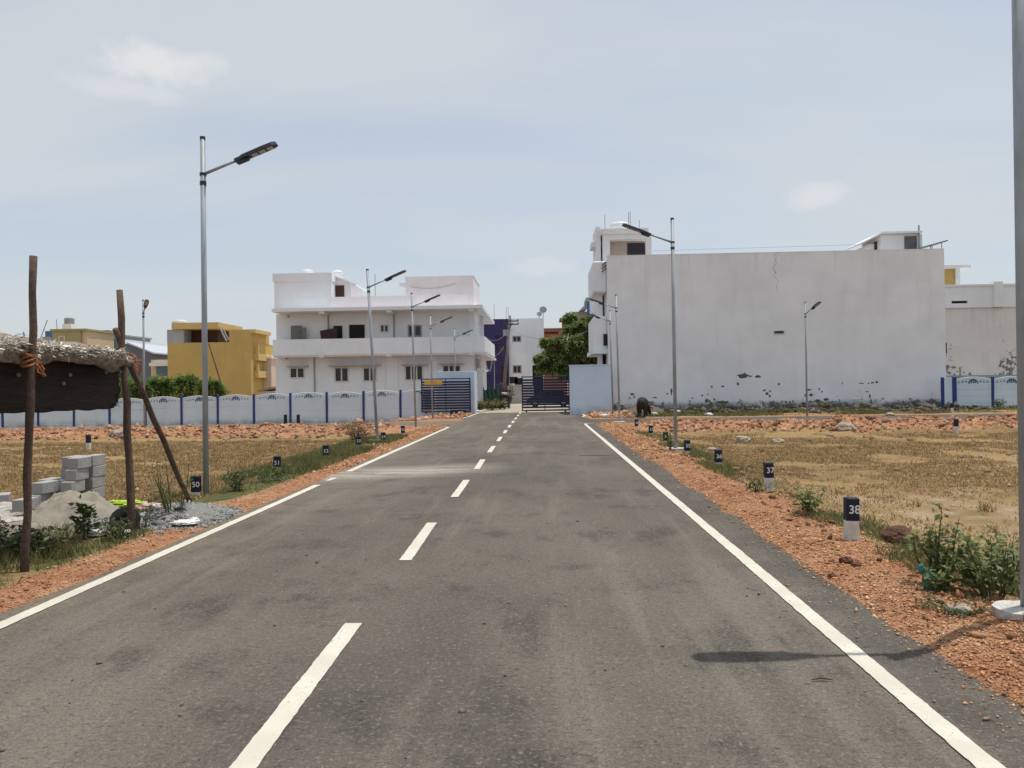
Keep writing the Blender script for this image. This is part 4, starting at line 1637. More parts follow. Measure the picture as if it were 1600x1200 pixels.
# --- big windowless white building on the right
CY = 48.0
ax = W(948, 400, CY).x
bxr = W(1475, 391, CY).x
ztop = W(1210, 394.5, CY).z
CD = 17.0
vent = rect(1209, 516.5, 1225.5, 522, CY)
big = thing('white_building', 'big white building with a windowless flank behind the right plot', 'building', ((ax+bxr)/2, CY, 0))
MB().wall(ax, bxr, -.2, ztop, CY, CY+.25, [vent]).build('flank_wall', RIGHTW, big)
win(big, *vent, CY, 1, t=.03)
B(ax, bxr, CY+CD-.25, CY+CD, -.2, ztop).box(bxr-.25, bxr, CY+.25, CY+CD-.25, -.2, ztop).box(ax, ax+.25, CY+.25, CY+CD-.25, -.2, ztop).build('side_wall', WHITE, big)
B(ax+.25, bxr-.25, CY+.25, CY+CD-.25, ztop-1.1, ztop-.9).build('roof_slab', CONC, big)
# parapet line slightly uneven coping
B(ax-.01, bxr+.01, CY-.012, CY+.27, ztop, ztop+.03).build('coping', WHITE, big)
# street-side balconies
for (u0, v0, u1, v1) in ((927, 408, 948, 456.5), (927.5, 494, 948, 548)):
    q = rect(u0, v0, u1, v1, CY+.35)
    bmx = MB()
    bmx.bbox(q[0], ax, CY+.35, CY+5.5, q[2], q[3], .06)
    bmx.build('balcony', WHITE, big)
q = rect(926, 545, 950, 552, CY+.2)
B(q[0], ax, CY+.25, CY+6, q[2]-.02, q[3]-.02).build('canopy_slab', WHITE, big)
q = rect(934, 456, 947, 493, CY+1.2)
B(q[0]+.05, q[0]+.3, CY+1.2, CY+1.5, q[2]-.2, q[3]+.3).build('column', WHITE, big)
B(q[0]+.3, ax, CY+2.2, CY+2.3, q[2]-.2, q[3]+.3).build('curtain', mat('brown_curtain', (.16, .10, .085), .9, .4, 5, stretch=(6, 1, .2)), big)
q = rect(936, 551, 950, 590, CY+1.0)
B(q[0], q[0]+.22, CY+1.0, CY+1.2, -.2, q[3]).build('column', WHITE, big)
B(q[0]+.22, ax, CY+1.6, CY+1.7, -.2, q[3]).build('doorway', DARK, big)
q = rect(943, 522, 949, 540, CY+.3)
B(q[0], q[1], CY+.25, CY+.345, q[2], q[3]).build('meter_box', DARK, big)
for k in range(3):
    q = W(948, 411+5*k, CY-.02)
    MB().tube([(q.x-.28, CY+.2, q.z-.12), (q.x-.02, CY+.1, q.z+.10)], .035, 6).build('louvre', DARK, big)
# stair room on the roof, left
q = rect(937, 357.5, 1013, 400, CY+1.6)
o0, o1, o2, o3 = rect(953, 374, 1009, 400, CY+1.6)
rm = MB().wall(q[0]+.2, rect(1018, 370, 1019, 400, CY+1.6)[0], ztop-.9, o3+.35, CY+1.6, CY+1.8, [(o0, o1, ztop-.8, o3)]).build('stair_room', WHITEC, big)
B(q[0]+.1, q[1], CY+1.5, CY+5, o3+.35, q[3]).build('room_slab', WHITEC, rm)
B(q[0]+.2, q[0]+.4, CY+1.8, CY+5, ztop-.9, o3+.35).build('room_side', WHITEC, rm)
B(o0-.1, o1+.2, CY+2.7, CY+2.8, ztop-.9, o3+.1).build('room_back', WALLIN, rm)
dd = rect(980.5, 379.5, 1008, 400, CY+2.6)
B(dd[0], dd[1], CY+2.62, CY+2.698, ztop-.9, dd[3]).build('room_door', mat('slate_door', (.045, .045, .055), .6), rm)
q5 = rect(924, 378, 940, 386, CY+2.5)
B(q5[0], q[0]+.2, CY+2.5, CY+4, q5[2], q5[3]).build('ledge', WHITE, rm)
B(q[0]-.2, q[0]+.1, CY+2.0, CY+5, ztop-1.2, q[3]+.25).build('corner_wall', WHITEC, rm)
qq = W(969, 357, CY+3)
tank((qq.x, CY+3.0, q[3]), .68, .72, 'white water tank on the stair room of the windowless white building')
for px, py in ((945, 336), (982, 332), (984.5, 330), (999, 344)):
    a = W(px, py, CY+2.4)
    MB().tube([(a.x, CY+2.4, q[3]), (a.x, CY+2.4, a.z)], .022, 6).build('roof_rod', PIPE, rm)
# roof room, right, with solar water heater
q = rect(1376, 366, 1441, 393, CY+4)
rm = B(q[0], q[1], CY+4, CY+7, ztop-.9, q[3]).build('roof_room', WHITEC, big)
rs = rect(1353, 363, 1442, 367, CY+3.6)
MB().prism([(rs[0], rs[2]-.42), (q[0], q[3]+.02), (rs[1], q[3]+.02), (rs[1], q[3]+.14), (q[0], q[3]+.15), (rs[0], rs[2]-.32)], CY+3.7, CY+7.2).build('room_roof', WHITEC, rm)
B(W(1361, 385, CY+4.4).x, q[0], CY+4.6, CY+6.8, ztop-.9, q[3]-.5).build('porch_wall', PINK, rm)
d = rect(1413, 369, 1432, 393, CY+4)
B(d[0], d[1], CY+3.95, CY+3.998, ztop-.9, d[3]).build('room_door', mat('grey_door', (.13, .13, .14), .6, .2), rm)
d = rect(1367, 377, 1374, 393, CY+4.5)
B(d[0], d[1], CY+4.54, CY+4.598, ztop-.9, d[3]).build('room_window', GLASSD, rm)
p = W(1435.5, 352, CY+3.8)
MB().tube([(p.x, CY+3.8, ztop-.9), (p.x, CY+3.8, p.z)], .055, 8).build('vent_pipe', PIPE, rm)
a, b = W(1431, 391, CY+3), W(1471, 380, CY+3)
sh = thing('solar_heater', 'tilted solar water heater on the right end of the big white roof', 'solar heater', (a.x, CY+3, ztop-.9))
MB().prism([(a.x, a.z), (b.x, b.z), (b.x, b.z+.07), (a.x, a.z+.07)], CY+2.2, CY+3.8).build('panel', mat('collector_glass', (.10, .11, .13), .25, .2), sh)
for yy in (CY+2.4, CY+3.6):
    MB().tube([(b.x-.3, yy, ztop-.95), (b.x-.3, yy, b.z-.06)], .025, 6).build('leg', PIPE, sh)
    MB().tube([(b.x-1.0, yy, ztop-.95), (b.x-1.0, yy, b.z-.26)], .025, 6).build('leg', PIPE, sh)
# washing line with scraps along the roof edge
MB().tube([W(1020+33*t, 392-1.0*t, CY+.8) for t in range(0, 11)], .008, 4).build('roof_wire', WIRE, big)
# crack running down from the roof edge
rr = random.Random(4)
for (pts) in ([(1213, 396), (1210, 403), (1214, 411), (1210, 419), (1212, 426), (1209, 430), (1213, 436), (1216, 441), (1213, 447), (1214, 453), (1213, 458)], [(1216, 396), (1213, 404), (1210, 411), (1208, 420), (1212, 426)]):
    cp = []
    for px, py in pts:
        for _ in range(2):
            w = W(px+rr.uniform(-1, 1), py+rr.uniform(-1.5, 1.5), CY)
            cp.append((w.x, CY-.002, w.z))
    MB().tube(cp, .006, 4).build('crack', mat('crack_dark', (.26, .26, .26), .95), big)

# patches where the paint has come away
PATCH = mat('bare_render', (.105, .105, .105), .95, .25, 8)
rr = random.Random(8)
for (px, py, pw, ph) in ((1161, 587, 17, 9), (1184, 588, 8, 6), (1173, 588, 5, 2.5), (1153, 600, 4, 5), (1129, 604, 5, 3), (1112, 604, 4, 3), (1194, 610, 6, 3), (1198, 615, 6, 5), (1203, 611, 4, 3), (1203, 619, 4, 4),
                         (1217, 600, 4, 4), (1082, 622, 4, 2), (1078, 627, 3, 3), (1097, 618, 3, 3), (1106, 616, 3, 2), (1091, 631, 2, 2.5), (1096, 632, 3, 2), (1104, 626, 5, 6), (1110, 631, 5, 6), (1116, 624, 4, 3), (1128, 629, 20, 6),
                         (1222, 627, 3, 3), (1228, 628, 3, 4), (1234, 628, 3, 3), (1239, 627, 3, 3), (1263, 609, 11, 2.5), (1259, 618, 5, 5), (1267, 617, 7, 4), (1280, 608, 3, 4), (1284, 612, 3, 3), (1256, 631, 9, 6), (1266, 628, 6, 4),
                         (1277, 627, 8, 7), (1290, 624, 8, 4), (1286, 631, 5, 4), (1270, 635, 14, 3), (1316, 599, 1.8, 4), (1345, 599, 9, 1.5), (1357, 599, 3, 2), (1363, 598, 5, 3), (1370, 597, 4, 4), (988, 616, 8, 3), (991, 620, 3, 5), (984, 622, 4, 2),
                         (1002, 621, 3, 2), (1023, 621, 6, 2.5), (1049, 612, 3, 11), (1043, 615, 4, 3), (966, 630, 5, 3), (972, 634, 7, 3), (1355, 612, 5, 2), (1359, 619, 3, 6), (1361, 627, 3, 8)):
    w = W(px, py, CY)
    k = CY/1200
    ph0, n = rr.uniform(0, 6), 11
    poly = []
    for i in range(n):
        t = 2*math.pi*i/n
        q = rr.uniform(.55, 1.15)*.55
        poly.append((w.x+pw*k*q*math.cos(t), w.z+ph*k*q*math.sin(t)+.12*pw*k*math.cos(t)*math.sin(ph0)*.3))
    MB().prism(poly, CY-.004, CY+.02).build('bare_patch', PATCH, big)

# --- stained building at the right border
DY = 50.5
e0 = bxr+.02
old = thing('stained_building', 'lower stained cream building at the right border', 'building', (e0+5, DY, 0))
zt = W(1560, 480, DY).z
zp = W(1540, 447, DY-.1).z
zbl = W(1540, 586, DY).z
B(e0, 60, DY, DY+12, -.2, zbl).build('blue_plinth', mat('faded_blue_dado', (.26, .36, .42), .9, .2, 1.5), old)
B(e0, 60, DY+.01, DY+11.9, zbl, zt).build('wall', OLDW, old)
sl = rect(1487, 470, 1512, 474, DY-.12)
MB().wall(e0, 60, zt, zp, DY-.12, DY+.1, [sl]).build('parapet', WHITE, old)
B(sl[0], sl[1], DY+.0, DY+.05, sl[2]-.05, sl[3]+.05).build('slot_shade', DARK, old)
B(e0, 60, DY-.2, DY+.2, zp, zp+.12).build('coping', WHITE, old)
q = rect(1553, 440, 1567, 480, DY-.2)
B(q[0], q[1], DY-.25, DY+.25, zt, q[3]).build('pier', WHITE, old)
q = rect(1476, 414, 1517, 418.5, DY+2)
B(q[0], q[1], DY+2, DY+5, q[2], q[3]).build('roof_slab', WHITEC, old)
q2 = rect(1476, 421, 1492, 446, DY+2.4)
B(q2[0], q2[1], DY+2.4, DY+4, zp, q2[3]+.05).build('roof_room', YELLOW, old)
B(q2[1], q2[1]+.3, DY+2.3, DY+4.2, zp, q[2]).build('column', WHITEC, old)
q = rect(1476.5, 536, 1479, 552, DY)
B(q[0], q[1], DY-.03, DY+.005, q[2], q[3]).build('slot_window', DARK, old)
#SPLIT3

# --- ochre house behind the left compound wall
YY = 88.0
q = rect(262, 535, 392, 622, YY)
och = thing('ochre_house', 'ochre yellow house with a roof terrace beyond the compound wall', 'house', ((q[0]+q[1])/2, YY, -.6))
B(q[0], q[1], YY, YY+14, -.6, q[3]).build('wall', YELLOW, och)
u = rect(261, 515, 287, 535, YY)
B(u[0], u[1], YY, YY+5, q[3], u[3]).build('terrace_wall', GREYP, och)
u2 = rect(285, 516, 340, 535, YY+2)
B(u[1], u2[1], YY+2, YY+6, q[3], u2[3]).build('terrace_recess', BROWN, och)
u3 = rect(268, 504, 341, 516, YY-.3)
B(u3[0], u3[1], YY-.3, YY+7, u[3]+.02, u3[3]).build('terrace_roof', YELLOWL, och)
u4 = rect(358, 515, 392, 536, YY)
B(u4[0], u4[1], YY, YY+6, q[3], u4[3]).build('tower', YELLOW, och)
B(u4[1]-.1, u4[1]+.6, YY-.1, YY+5, u4[3]-.4, u4[3]).build('tower_slab', YELLOWL, och)
for (a, b) in ((546, 563), (576, 590)):
    v = rect(392, a, 404, b, YY+1)
    bl_ = B(q[1]-.01, v[1], YY+1, YY+7, v[2], v[2]+.8).build('balcony', YELLOWL, och)
    B(v[1]-.3, v[1]-.05, YY+1.1, YY+1.4, v[2]+.8, v[3]+.55).build('balcony_post', YELLOWL, bl_)
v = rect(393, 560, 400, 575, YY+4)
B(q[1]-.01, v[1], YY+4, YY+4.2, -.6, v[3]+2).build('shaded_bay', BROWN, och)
a, b = W(341, 507, YY), W(354, 533, YY)
MB().tube([a, b], .09, 6).build('stair_rail', PIPE, och)
MB().tube([W(345, 507, YY+1), W(357, 531, YY+1)], .09, 6).build('stair_rail', PIPE, och)
c = W(281, 504, YY+2)
tank((c.x, YY+2, u3[3]), .85, .55, 'white water tank on the ochre house')
# wooden prop pole left leaning before the ochre house
a, b = W(326, 537, 80), W(352, 620, 80)
tag(MB().tube([a, b], [.06, .09], 6).build('bare_pole', WOOD), 'dark pole leaning in front of the ochre house', 'pole')
# low tiled lean-to right of the ochre house
v = rect(404, 560, 424, 620, 92)
t = thing('small_house', 'small pale house with orange trim between the ochre house and the white house', 'house', (v[0], 92, -.6))
B(v[0], v[1], 92, 99, -.6, v[3]).build('wall', plaster('peach_plaster', (.66, .52, .42)), t)
B(v[0]-.2, v[1]+.2, 91.6, 99.2, v[3], v[3]+.25).build('roof_slab', WHITEC, t)
w_ = rect(418, 571, 422.5, 583, 92)
win(t, w_[0], w_[1], w_[2], w_[3], 91.97, 1)
w_ = rect(402, 604, 426, 620, 84)
t = thing('tiled_shed', 'low tiled shed above the compound wall beside the ochre house', 'shed', (w_[0], 84, -.6))
B(w_[0]+.3, w_[1], 84.4, 88, -.6, w_[3]-.5).build('wall', CONCP, t)
MB().prism([(w_[0], w_[3]-.55), (w_[1]+.3, w_[3]-.2), (w_[1]+.3, w_[3]), (w_[0], w_[3]-.4)], 83.8, 88.4).build('roof', mat('old_roof_tile', (.30, .22, .17), .9, .2, 3), t)

# --- far left buildings
Y1 = 96
v = rect(82, 517, 126, 560, Y1)
t = thing('olive_house', 'olive flat-roofed house above the thatch at the left', 'house', ((v[0]+v[1])/2, Y1, -.6))
B(v[0], v[1], Y1, Y1+7, -.6, v[3]).build('wall', OLIVE, t)
e = rect(126, 516, 134, 560, Y1)
B(v[1]+.003, e[1], Y1+.3, Y1+6.5, -.6, e[3]).build('side_bay', plaster('cream_plaster', (.62, .50, .32)), t)
B(v[0]-.2, e[1]+.2, Y1-.2, Y1+7.2, v[3], v[3]+.25).build('roof_slab', OLIVE, t)
w_ = rect(92, 525, 101, 534, Y1)
win(t, *w_, Y1-.02, 1)
w_ = rect(96, 505, 112, 514, Y1+2)
st = thing('steel_tank', 'steel tank on legs on the olive house roof', 'water tank', ((w_[0]+w_[1])/2, Y1+2.6, v[3]+.25))
w2 = rect(97, 496, 110, 506, Y1+2)
MB().lathe([(.55, 0), (.6, .1), (.6, .75), (.3, .9)], ((w_[0]+w_[1])/2, Y1+2.6, w2[2]), 14).build('shell', mat('steel_grey', (.30, .31, .33), .5, .2, 3), st)
B(w_[0]+.1, w_[1]-.1, Y1+2.0, Y1+3.2, v[3]+.25, w2[2]).build('stand', WHITEC, st)
v = rect(66, 526, 78, 560, Y1+6)
t = thing('far_house', 'pale far house with a blue panel left of the olive house', 'house', (v[0], Y1+6, -.6))
B(v[0], v[1], Y1+6, Y1+10, -.6, v[3]).build('wall', GREYP, t)
w_ = rect(69, 517, 79, 525, Y1+6)
B(w_[0], w_[1], Y1+6.2, Y1+7, v[3], w_[3]).build('blue_panel', mat('blue_panel', (.08, .17, .28), .5), t)
MB().tube([W(61, 535, Y1+5), W(74, 500, Y1+5)], .06, 5).build('mast', PIPE, t)
MB().tube([(W(88, 515, Y1+5).x, Y1+6, 3), W(88, 499, Y1+6)], .05, 5).build('mast', PIPE, t)
Y2 = 104
v = rect(136, 545, 200, 600, Y2)
t = thing('sheet_roofed_shop', 'grey sheet-roofed building right of the olive house', 'building', ((v[0]+v[1])/2, Y2, -.6))
B(v[0], v[1], Y2, Y2+14, -.6, v[3]).build('wall', GREYB, t)
w_ = rect(140, 527, 186, 545, Y2)
MB().prism([(v[0]-.3, v[3]), (v[1], v[3]), (v[1]-.8, w_[3]-.3), (v[0]+1.2, w_[3])], Y2-.4, Y2+14).build('roof', ROOFM, t)
w_ = rect(137, 521, 178, 524, Y2+2)
B(w_[0], w_[1], Y2+2, Y2+2.2, w_[2], w_[3]).build('rail', PIPE, t)
w_ = rect(158, 516, 170, 540, Y2+3)
B(w_[0], w_[1], Y2+3, Y2+4.5, v[3], w_[3]).build('roof_box', GREYB, t)
v = rect(196, 540, 237, 600, Y2-4)
t = thing('slate_building', 'dark blue-grey gabled building left of the ochre house', 'building', ((v[0]+v[1])/2, Y2-4, -.6))
g1 = W(203, 537, Y2-4)
MB().prism([(v[0], -.6), (v[1], -.6), (v[1], W(237, 552, Y2-4).z), (g1.x, g1.z), (v[0], g1.z)], Y2-4, Y2+8).build('wall', GREYB, t)
MB().prism([(g1.x-.2, g1.z), (v[1]+.4, W(240, 553, Y2-4).z), (v[1]+.4, W(240, 553, Y2-4).z+.2), (g1.x-.2, g1.z+.2)], Y2-4.4, Y2+8).build('roof', ROOFM, t)
v = rect(236, 552, 268, 590, Y2-10)
t = thing('pale_shop', 'small pale shop with a blue shade left of the ochre house', 'building', ((v[0]+v[1])/2, Y2-10, -.6))
B(v[0], v[1], Y2-10, Y2-5, -.6, W(250, 562, Y2-10).z).build('wall', plaster('cream_shop', (.60, .47, .32)), t)
w_ = rect(236, 567, 263, 572, Y2-10.5)
B(w_[0], w_[1], Y2-11, Y2-10, w_[2], w_[3]).build('awning', WHITEC, t)
w_ = rect(244, 572, 262, 587, Y2-10.1)
B(w_[0], w_[1], Y2-10.1, Y2-10.003, w_[2], w_[3]).build('blue_shutter', mat('shutter_blue', (.10, .19, .25), .6), t)

for i, (px0, py0, px1, py1, Y, c_, lb) in enumerate(((139, 531, 160, 560, 118, (.42, .46, .52), 'pale blue-grey far house behind the sheet-roofed building'), (168, 526, 196, 560, 122, (.34, .38, .45), 'bluish far house left of the propping pole top'),
                                                    (207, 545, 222, 600, 116, (.50, .42, .40), 'far house with a pinkish roof edge left of the thin lamp'), (40, 533, 60, 560, 120, (.45, .46, .47), 'far grey house at the left end of the skyline'),
                                                    (237, 553, 246, 600, 118, (.20, .25, .30), 'narrow dark far house left of the ochre house'))):
    v = rect(px0, py0, px1, py1, Y)
    t = thing('far_house', lb, 'house', ((v[0]+v[1])/2, Y, -.6), group='far houses on the left skyline')
    B(v[0], v[1], Y, Y+8, -.6, v[3]).build('wall', plaster('far_plaster_%d' % i, c_), t)
    B(v[0]-.2, v[1]+.2, Y-.2, Y+8.2, v[3], v[3]+.25).build('roof_slab', GREYP, t)
    ww = (v[1]-v[0])
    win(t, v[0]+ww*.25, v[0]+ww*.6, v[3]-1.9, v[3]-.8, Y-.02, 1)

# --- purple and white building at the end of the lane
PY_ = 86.0
zg2 = -.1
v = rect(752, 499, 795, 620, PY_)
vw = rect(795, 497.5, 850.5, 620, PY_)
vio = thing('purple_white_building', 'two-storey building half purple half white at the end of the lane', 'building', ((v[0]+vw[1])/2, PY_, zg2))
h1, h2, h3 = rect(801, 525, 814, 534, PY_), rect(801.5, 571, 814.5, 583, PY_), rect(832, 570.5, 849, 600, PY_)
MB().wall(v[1]+.002, vw[1], zg2, vw[3], PY_, PY_+.25, [h1, h2, (h3[0], h3[1], zg2+.0, h3[3])]).build('white_wall', WHITE, vio)
win(vio, *h1, PY_, 2, frame=PIPE)
win(vio, *h2, PY_, 2, frame=PIPE, pane=BROWN)
B(h3[0], h3[1], PY_+.12, PY_+.2, zg2, h3[3]).build('shop_opening', DARK, vio)
d1 = rect(783, 573, 794, 600, PY_-.3)
d2 = rect(774, 524, 793, 545, PY_-.3)
MB().wall(v[0]-4, v[1], zg2, v[3], PY_-.3, PY_-.05, [d1, d2]).build('purple_wall', PURPLE, vio)
B(d1[0], d1[1], PY_-.12, PY_-.08, d1[2], d1[3]).build('doorway', BROWN, vio)
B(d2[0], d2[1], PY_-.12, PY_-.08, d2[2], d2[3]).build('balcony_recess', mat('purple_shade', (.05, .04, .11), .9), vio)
B(v[0]-4, vw[1], PY_+.25, PY_+12, zg2, v[3]-.6).build('body', WHITE, vio)
for py in (544, 590):
    z = W(772, py, PY_).z
    B(v[0]-4, v[1]+.05, PY_-.42, PY_-.3, z-.04, z+.08).build('string_course', PURPLE, vio)
for px, py in ((772, 475), (791, 480), (794, 480)):
    a = W(px, py, PY_+3)
    MB().tube([(a.x, PY_+3, v[3]-.7), a], .03, 5).build('roof_rod', PIPE, vio)
for px, py, r in ((848.5, 484, .42), (842.5, 491, .3)):
    a = W(px, py, PY_+1)
    t = thing('satellite_dish', 'larger satellite dish on the white roof at the lane end' if r > .4 else 'smaller low satellite dish on the white roof at the lane end', 'satellite dish', (a.x, PY_+1, v[3]-.6))
    MB().tube([(a.x, PY_+1, v[3]-.6), (a.x, PY_+1, a.z)], .04, 6).build('mast', PIPE, t)
    bm = bmesh.new()
    M = Matrix.Translation((a.x, PY_+.9, a.z)) @ Matrix.Rotation(R(-55), 4, 'X')
    s = MB()
    s.lathe([(.02, -.1), (r*.5, -.07), (r, 0), (r, .02), (r*.5, -.05), (.02, -.08)], (0, 0, 0), 16)
    s.v = [tuple(M @ Vector(p)) for p in s.v]
    s.build('dish', GREYP, t, True)
# wall and meters at the lane's end
v2 = rect(797, 590, 816, 620, PY_-6)
t = thing('lane_wall', 'low grey wall with dark boxes at the end of the lane', 'wall', (v2[0], PY_-6, zg2))
B(v2[0]-.3, v2[1]+1.2, PY_-6, PY_-5.8, zg2, W(805, 602, PY_-6).z).build('wall', CONC, t)
for px, py in ((803, 594), (811, 596)):
    q = W(px, py, PY_-6.1)
    B(q.x-.45, q.x+.4, PY_-6.2, PY_-6, q.z-.35, q.z+.35).build('box', DARK, t)

# --- brick-red house and blue awning house behind the tree
Y3 = 112
v = rect(850.5, 513, 886, 610, Y3)
t = thing('brick_red_house', 'brick red house showing between the white building and the tree', 'house', (v[0], Y3, -.1))
B(v[0]-.5, v[1], Y3, Y3+9, -.1, W(868, 521, Y3).z).build('wall', BRICKM, t)
B(v[0]-.7, v[1]+.2, Y3-.4, Y3+9, W(868, 519, Y3).z, W(868, 513, Y3).z).build('parapet', mat('brown_parapet', (.20, .10, .07), .9, .2), t)
u = rect(879, 500, 886, 513, Y3)
B(u[0], u[1]+3, Y3, Y3+4, W(868, 513, Y3).z, u[3]).build('stair_room', TERRA, t)
B(u[0]-.4, u[1]+3.2, Y3-.3, Y3+4.2, u[3], u[3]+.3).build('room_slab', TERRA, t)
Y4 = 78
v = rect(896, 483, 918, 600, Y4)
t = thing('grey_house', 'grey house with a blue awning above the tree', 'house', (v[0], Y4, -.1))
B(v[0], v[1]+4, Y4+2, Y4+10, -.1, W(905, 484, Y4).z).build('wall', plaster('taupe_plaster', (.30, .28, .27)), t)
u = rect(917, 472, 932, 492, Y4)
B(u[0], u[1]+1, Y4, Y4+.2, u[2], u[3]).build('blue_awning', mat('blue_tarpaulin', (.045, .13, .34), .6, .25, 4), t)
u = rect(916, 463, 934, 473, Y4+1)
B(u[0], u[1]+1, Y4+1, Y4+5, u[2]+.2, u[3]-.1).build('roof_box', GREYP, t)
MB().prism([(W(905, 485, Y4).x, W(905, 485, Y4).z), (W(918, 472, Y4).x, W(918, 472, Y4).z), (W(918, 480, Y4).x, W(918, 480, Y4).z)], Y4+.3, Y4+4).build('gable', GREYP, t)

# ------------------------------------------------------------------ utility poles and wires
UY = 74.0
b0, b1 = W(785, 632, UY), W(797, 493, UY)
b0.z = -.1
up = thing('utility_pole', 'leaning concrete utility pole with two cross arms at the lane', 'utility pole', b0)
MB().tube([b0, b1], [.20, .12], 8).build('pole', mat('dark_pole_concrete', (.17, .15, .15), .9, .2, 4), up, True)
for py in (503, 508):
    a, c = W(786, py-1, UY-.2), W(810.5, py, UY-.2)
    arm = B(a.x, c.x, UY-.28, UY-.18, a.z-.05, a.z+.05).build('cross_arm', LAMPD, up)
    for k in (0.05, .5, .95):
        MB().lathe([(.04, 0), (.06, .06), (.03, .14)], (a.x+(c.x-a.x)*k, UY-.23, a.z+.05), 8).build('insulator', LAMPD, arm)
MB().tube([W(791, 519, UY-.2), W(801, 505, UY-.2)], .05, 6).build('brace', LAMPD, up)
q = W(790, 520, UY-.3)
B(q.x-.25, q.x+.3, UY-.45, UY-.2, q.z-.3, q.z+.3).build('fuse_box', PIPE, up)
q = W(782, 548, UY-.3)
B(q.x-.15, q.x+.35, UY-.45, UY-.25, q.z-.2, q.z+.4).build('switch_box', mat('dark_box', (.06, .055, .06), .7), up)
a = W(772.5, 605, UY-4)
pp = MB().tube([(a.x, UY-4, -.1), W(772, 537, UY-4)], .05, 6).build('service_pipe', PIPE)
tag(pp, 'thin service pipe left of the utility pole', 'pipe')


def cable(label, pts, r=.015, m=WIRE):
    P_ = [Vector(p) for p in pts]
    tag(MB().tube(P_, r, 5).build('cable', m), label, 'cable')


def sag(a, b, s, n=12):
    a, b = Vector(a), Vector(b)
    return [a.lerp(b, t/n)-Vector((0, 0, s*4*(t/n)*(1-t/n))) for t in range(n+1)]


cable('thick pale cable looping below the service pipe head', [W(758+1.0*t*1.3, 560+18*math.sin(t/10*math.pi*.95) if False else 566+14*math.sin(t/11*math.pi), UY-4) for t in range(0, 7)]+[W(766+6*t/5, 578-38*(t/5)**1.3, UY-4) for t in range(1, 6)], .045, CONCP)
cable('service wire from the utility pole to the white house', sag(W(791, 520, UY-.2), (x1+.3, BY+8, zbal+1.8), .5))
cable('lower service wire from the utility pole to the white house', sag(W(788, 540, UY-.2), (x1+.3, BY+9, zbal+.5), .6))
cable('service wire from the utility pole across to the tree side', sag(W(797, 515, UY-.2), W(925, 515, CY+6), .8))
cable('upper wire from the cross arms towards the purple wall', sag(W(788, 503, UY-.2), (v[0]-6, PY_-.4, 8.3), .4))

# ------------------------------------------------------------------ trees and bushes
from mathutils import noise as mnoise


def tree(label, base, trunk_h, crown, nbr, nleaf, size, m, seed, name='leafy_tree', width=.28, droop=.9, group=None):
    """crown: list of (cx,cy,cz,rx,ry,rz) clumps around which sprays of leaves hang"""
    rg = np.random.default_rng(seed)
    root = thing(name, label, 'tree', base, group=group)
    b = Vector(base)
    tr = MB()
    top = b+Vector((.1, .2, trunk_h))
    tr.tube([b-Vector((0, 0, .1)), b+Vector((.08, 0, trunk_h*.5)), top], [.16, .12, .09], 8, True, .08, random.Random(seed))
    C, D = [], []
    for (cx, cy, cz, rx, ry, rz) in crown:
        cc = Vector((cx, cy, cz))
        tr.tube([top-Vector((0, 0, .3)), top.lerp(cc, .5)+Vector((0, 0, .25)), cc], [.07, .05, .02], 6, False)
        for k in range(nbr):
            d = rg.normal(0, 1, 3)
            d /= np.linalg.norm(d)
            d[2] = d[2]*.8+.15
            tip = np.array(cc)+d*np.array([rx, ry, rz])*rg.uniform(.45, 1.05)
            st_ = np.array(cc)+d*np.array([rx, ry, rz])*.1
            arch = np.array([0, 0, .22*rz])
            t = rg.random(nleaf)[:, None]
            p = st_+(tip-st_)*t+arch*4*t*(1-t)*.6-np.array([0, 0, .25*rz])*t**2
            p += rg.normal(0, .06, p.shape)
            out = (tip-st_)/np.linalg.norm(tip-st_)
            dd = np.repeat(out[None], nleaf, 0)*.8
            C.append(p)
            D.append(dd)
        for k in range(5):
            d = rg.normal(0, 1, 3)
            d /= np.linalg.norm(d)
            tr.tube([cc, cc+Vector(d*np.array([rx, ry, rz])*.8)], [.02, .006], 4, False)
    tr.build('trunk', mat('tree_bark', (.11, .085, .065), .95, .3, 5, .8, 25), root)
    C, D = np.concatenate(C), np.concatenate(D)
    sz = size*rg.uniform(.6, 1.3, len(C))
    leaf_obj('crown', leaves(C, D, sz, rg, width, droop, .45), m, rg, root, .5, 1.5)
    return root


TY = 58.5


def clump(px, py, Y, r, rz=None):
    q = W(px, py, Y)
    return (q.x, Y, q.z, r, r*.8, rz or r*.85)


tb = W(905, 640, TY)
tree('green tree with drooping compound leaves behind the right gate wall', (tb.x, TY, -.05), 2.2,
     [clump(900, 545, TY, 1.5), clump(925, 530, TY+.8, 1.4), clump(880, 560, TY-.6, 1.3), clump(862, 553, TY-.3, .9), clump(915, 508, TY, 1.2), clump(935, 500, TY+1, 1.0), clump(895, 515, TY, 1.0),
      clump(870, 575, TY-.5, 1.0), clump(905, 575, TY, 1.3), clump(930, 560, TY, 1.3), clump(850, 575, TY-.5, .7), clump(853, 535, TY, .55), clump(940, 575, TY+1, 1.1), clump(890, 497, TY+.5, .6), clump(845, 560, TY-.8, .55), clump(872, 535, TY-.6, .9), clump(905, 535, TY-1.2, 1.1), clump(920, 550, TY-1.2, 1.0), clump(885, 585, TY-.8, .8), clump(920, 590, TY-.8, .8)], 72, 28, .26, TREEG, 5, width=.34)
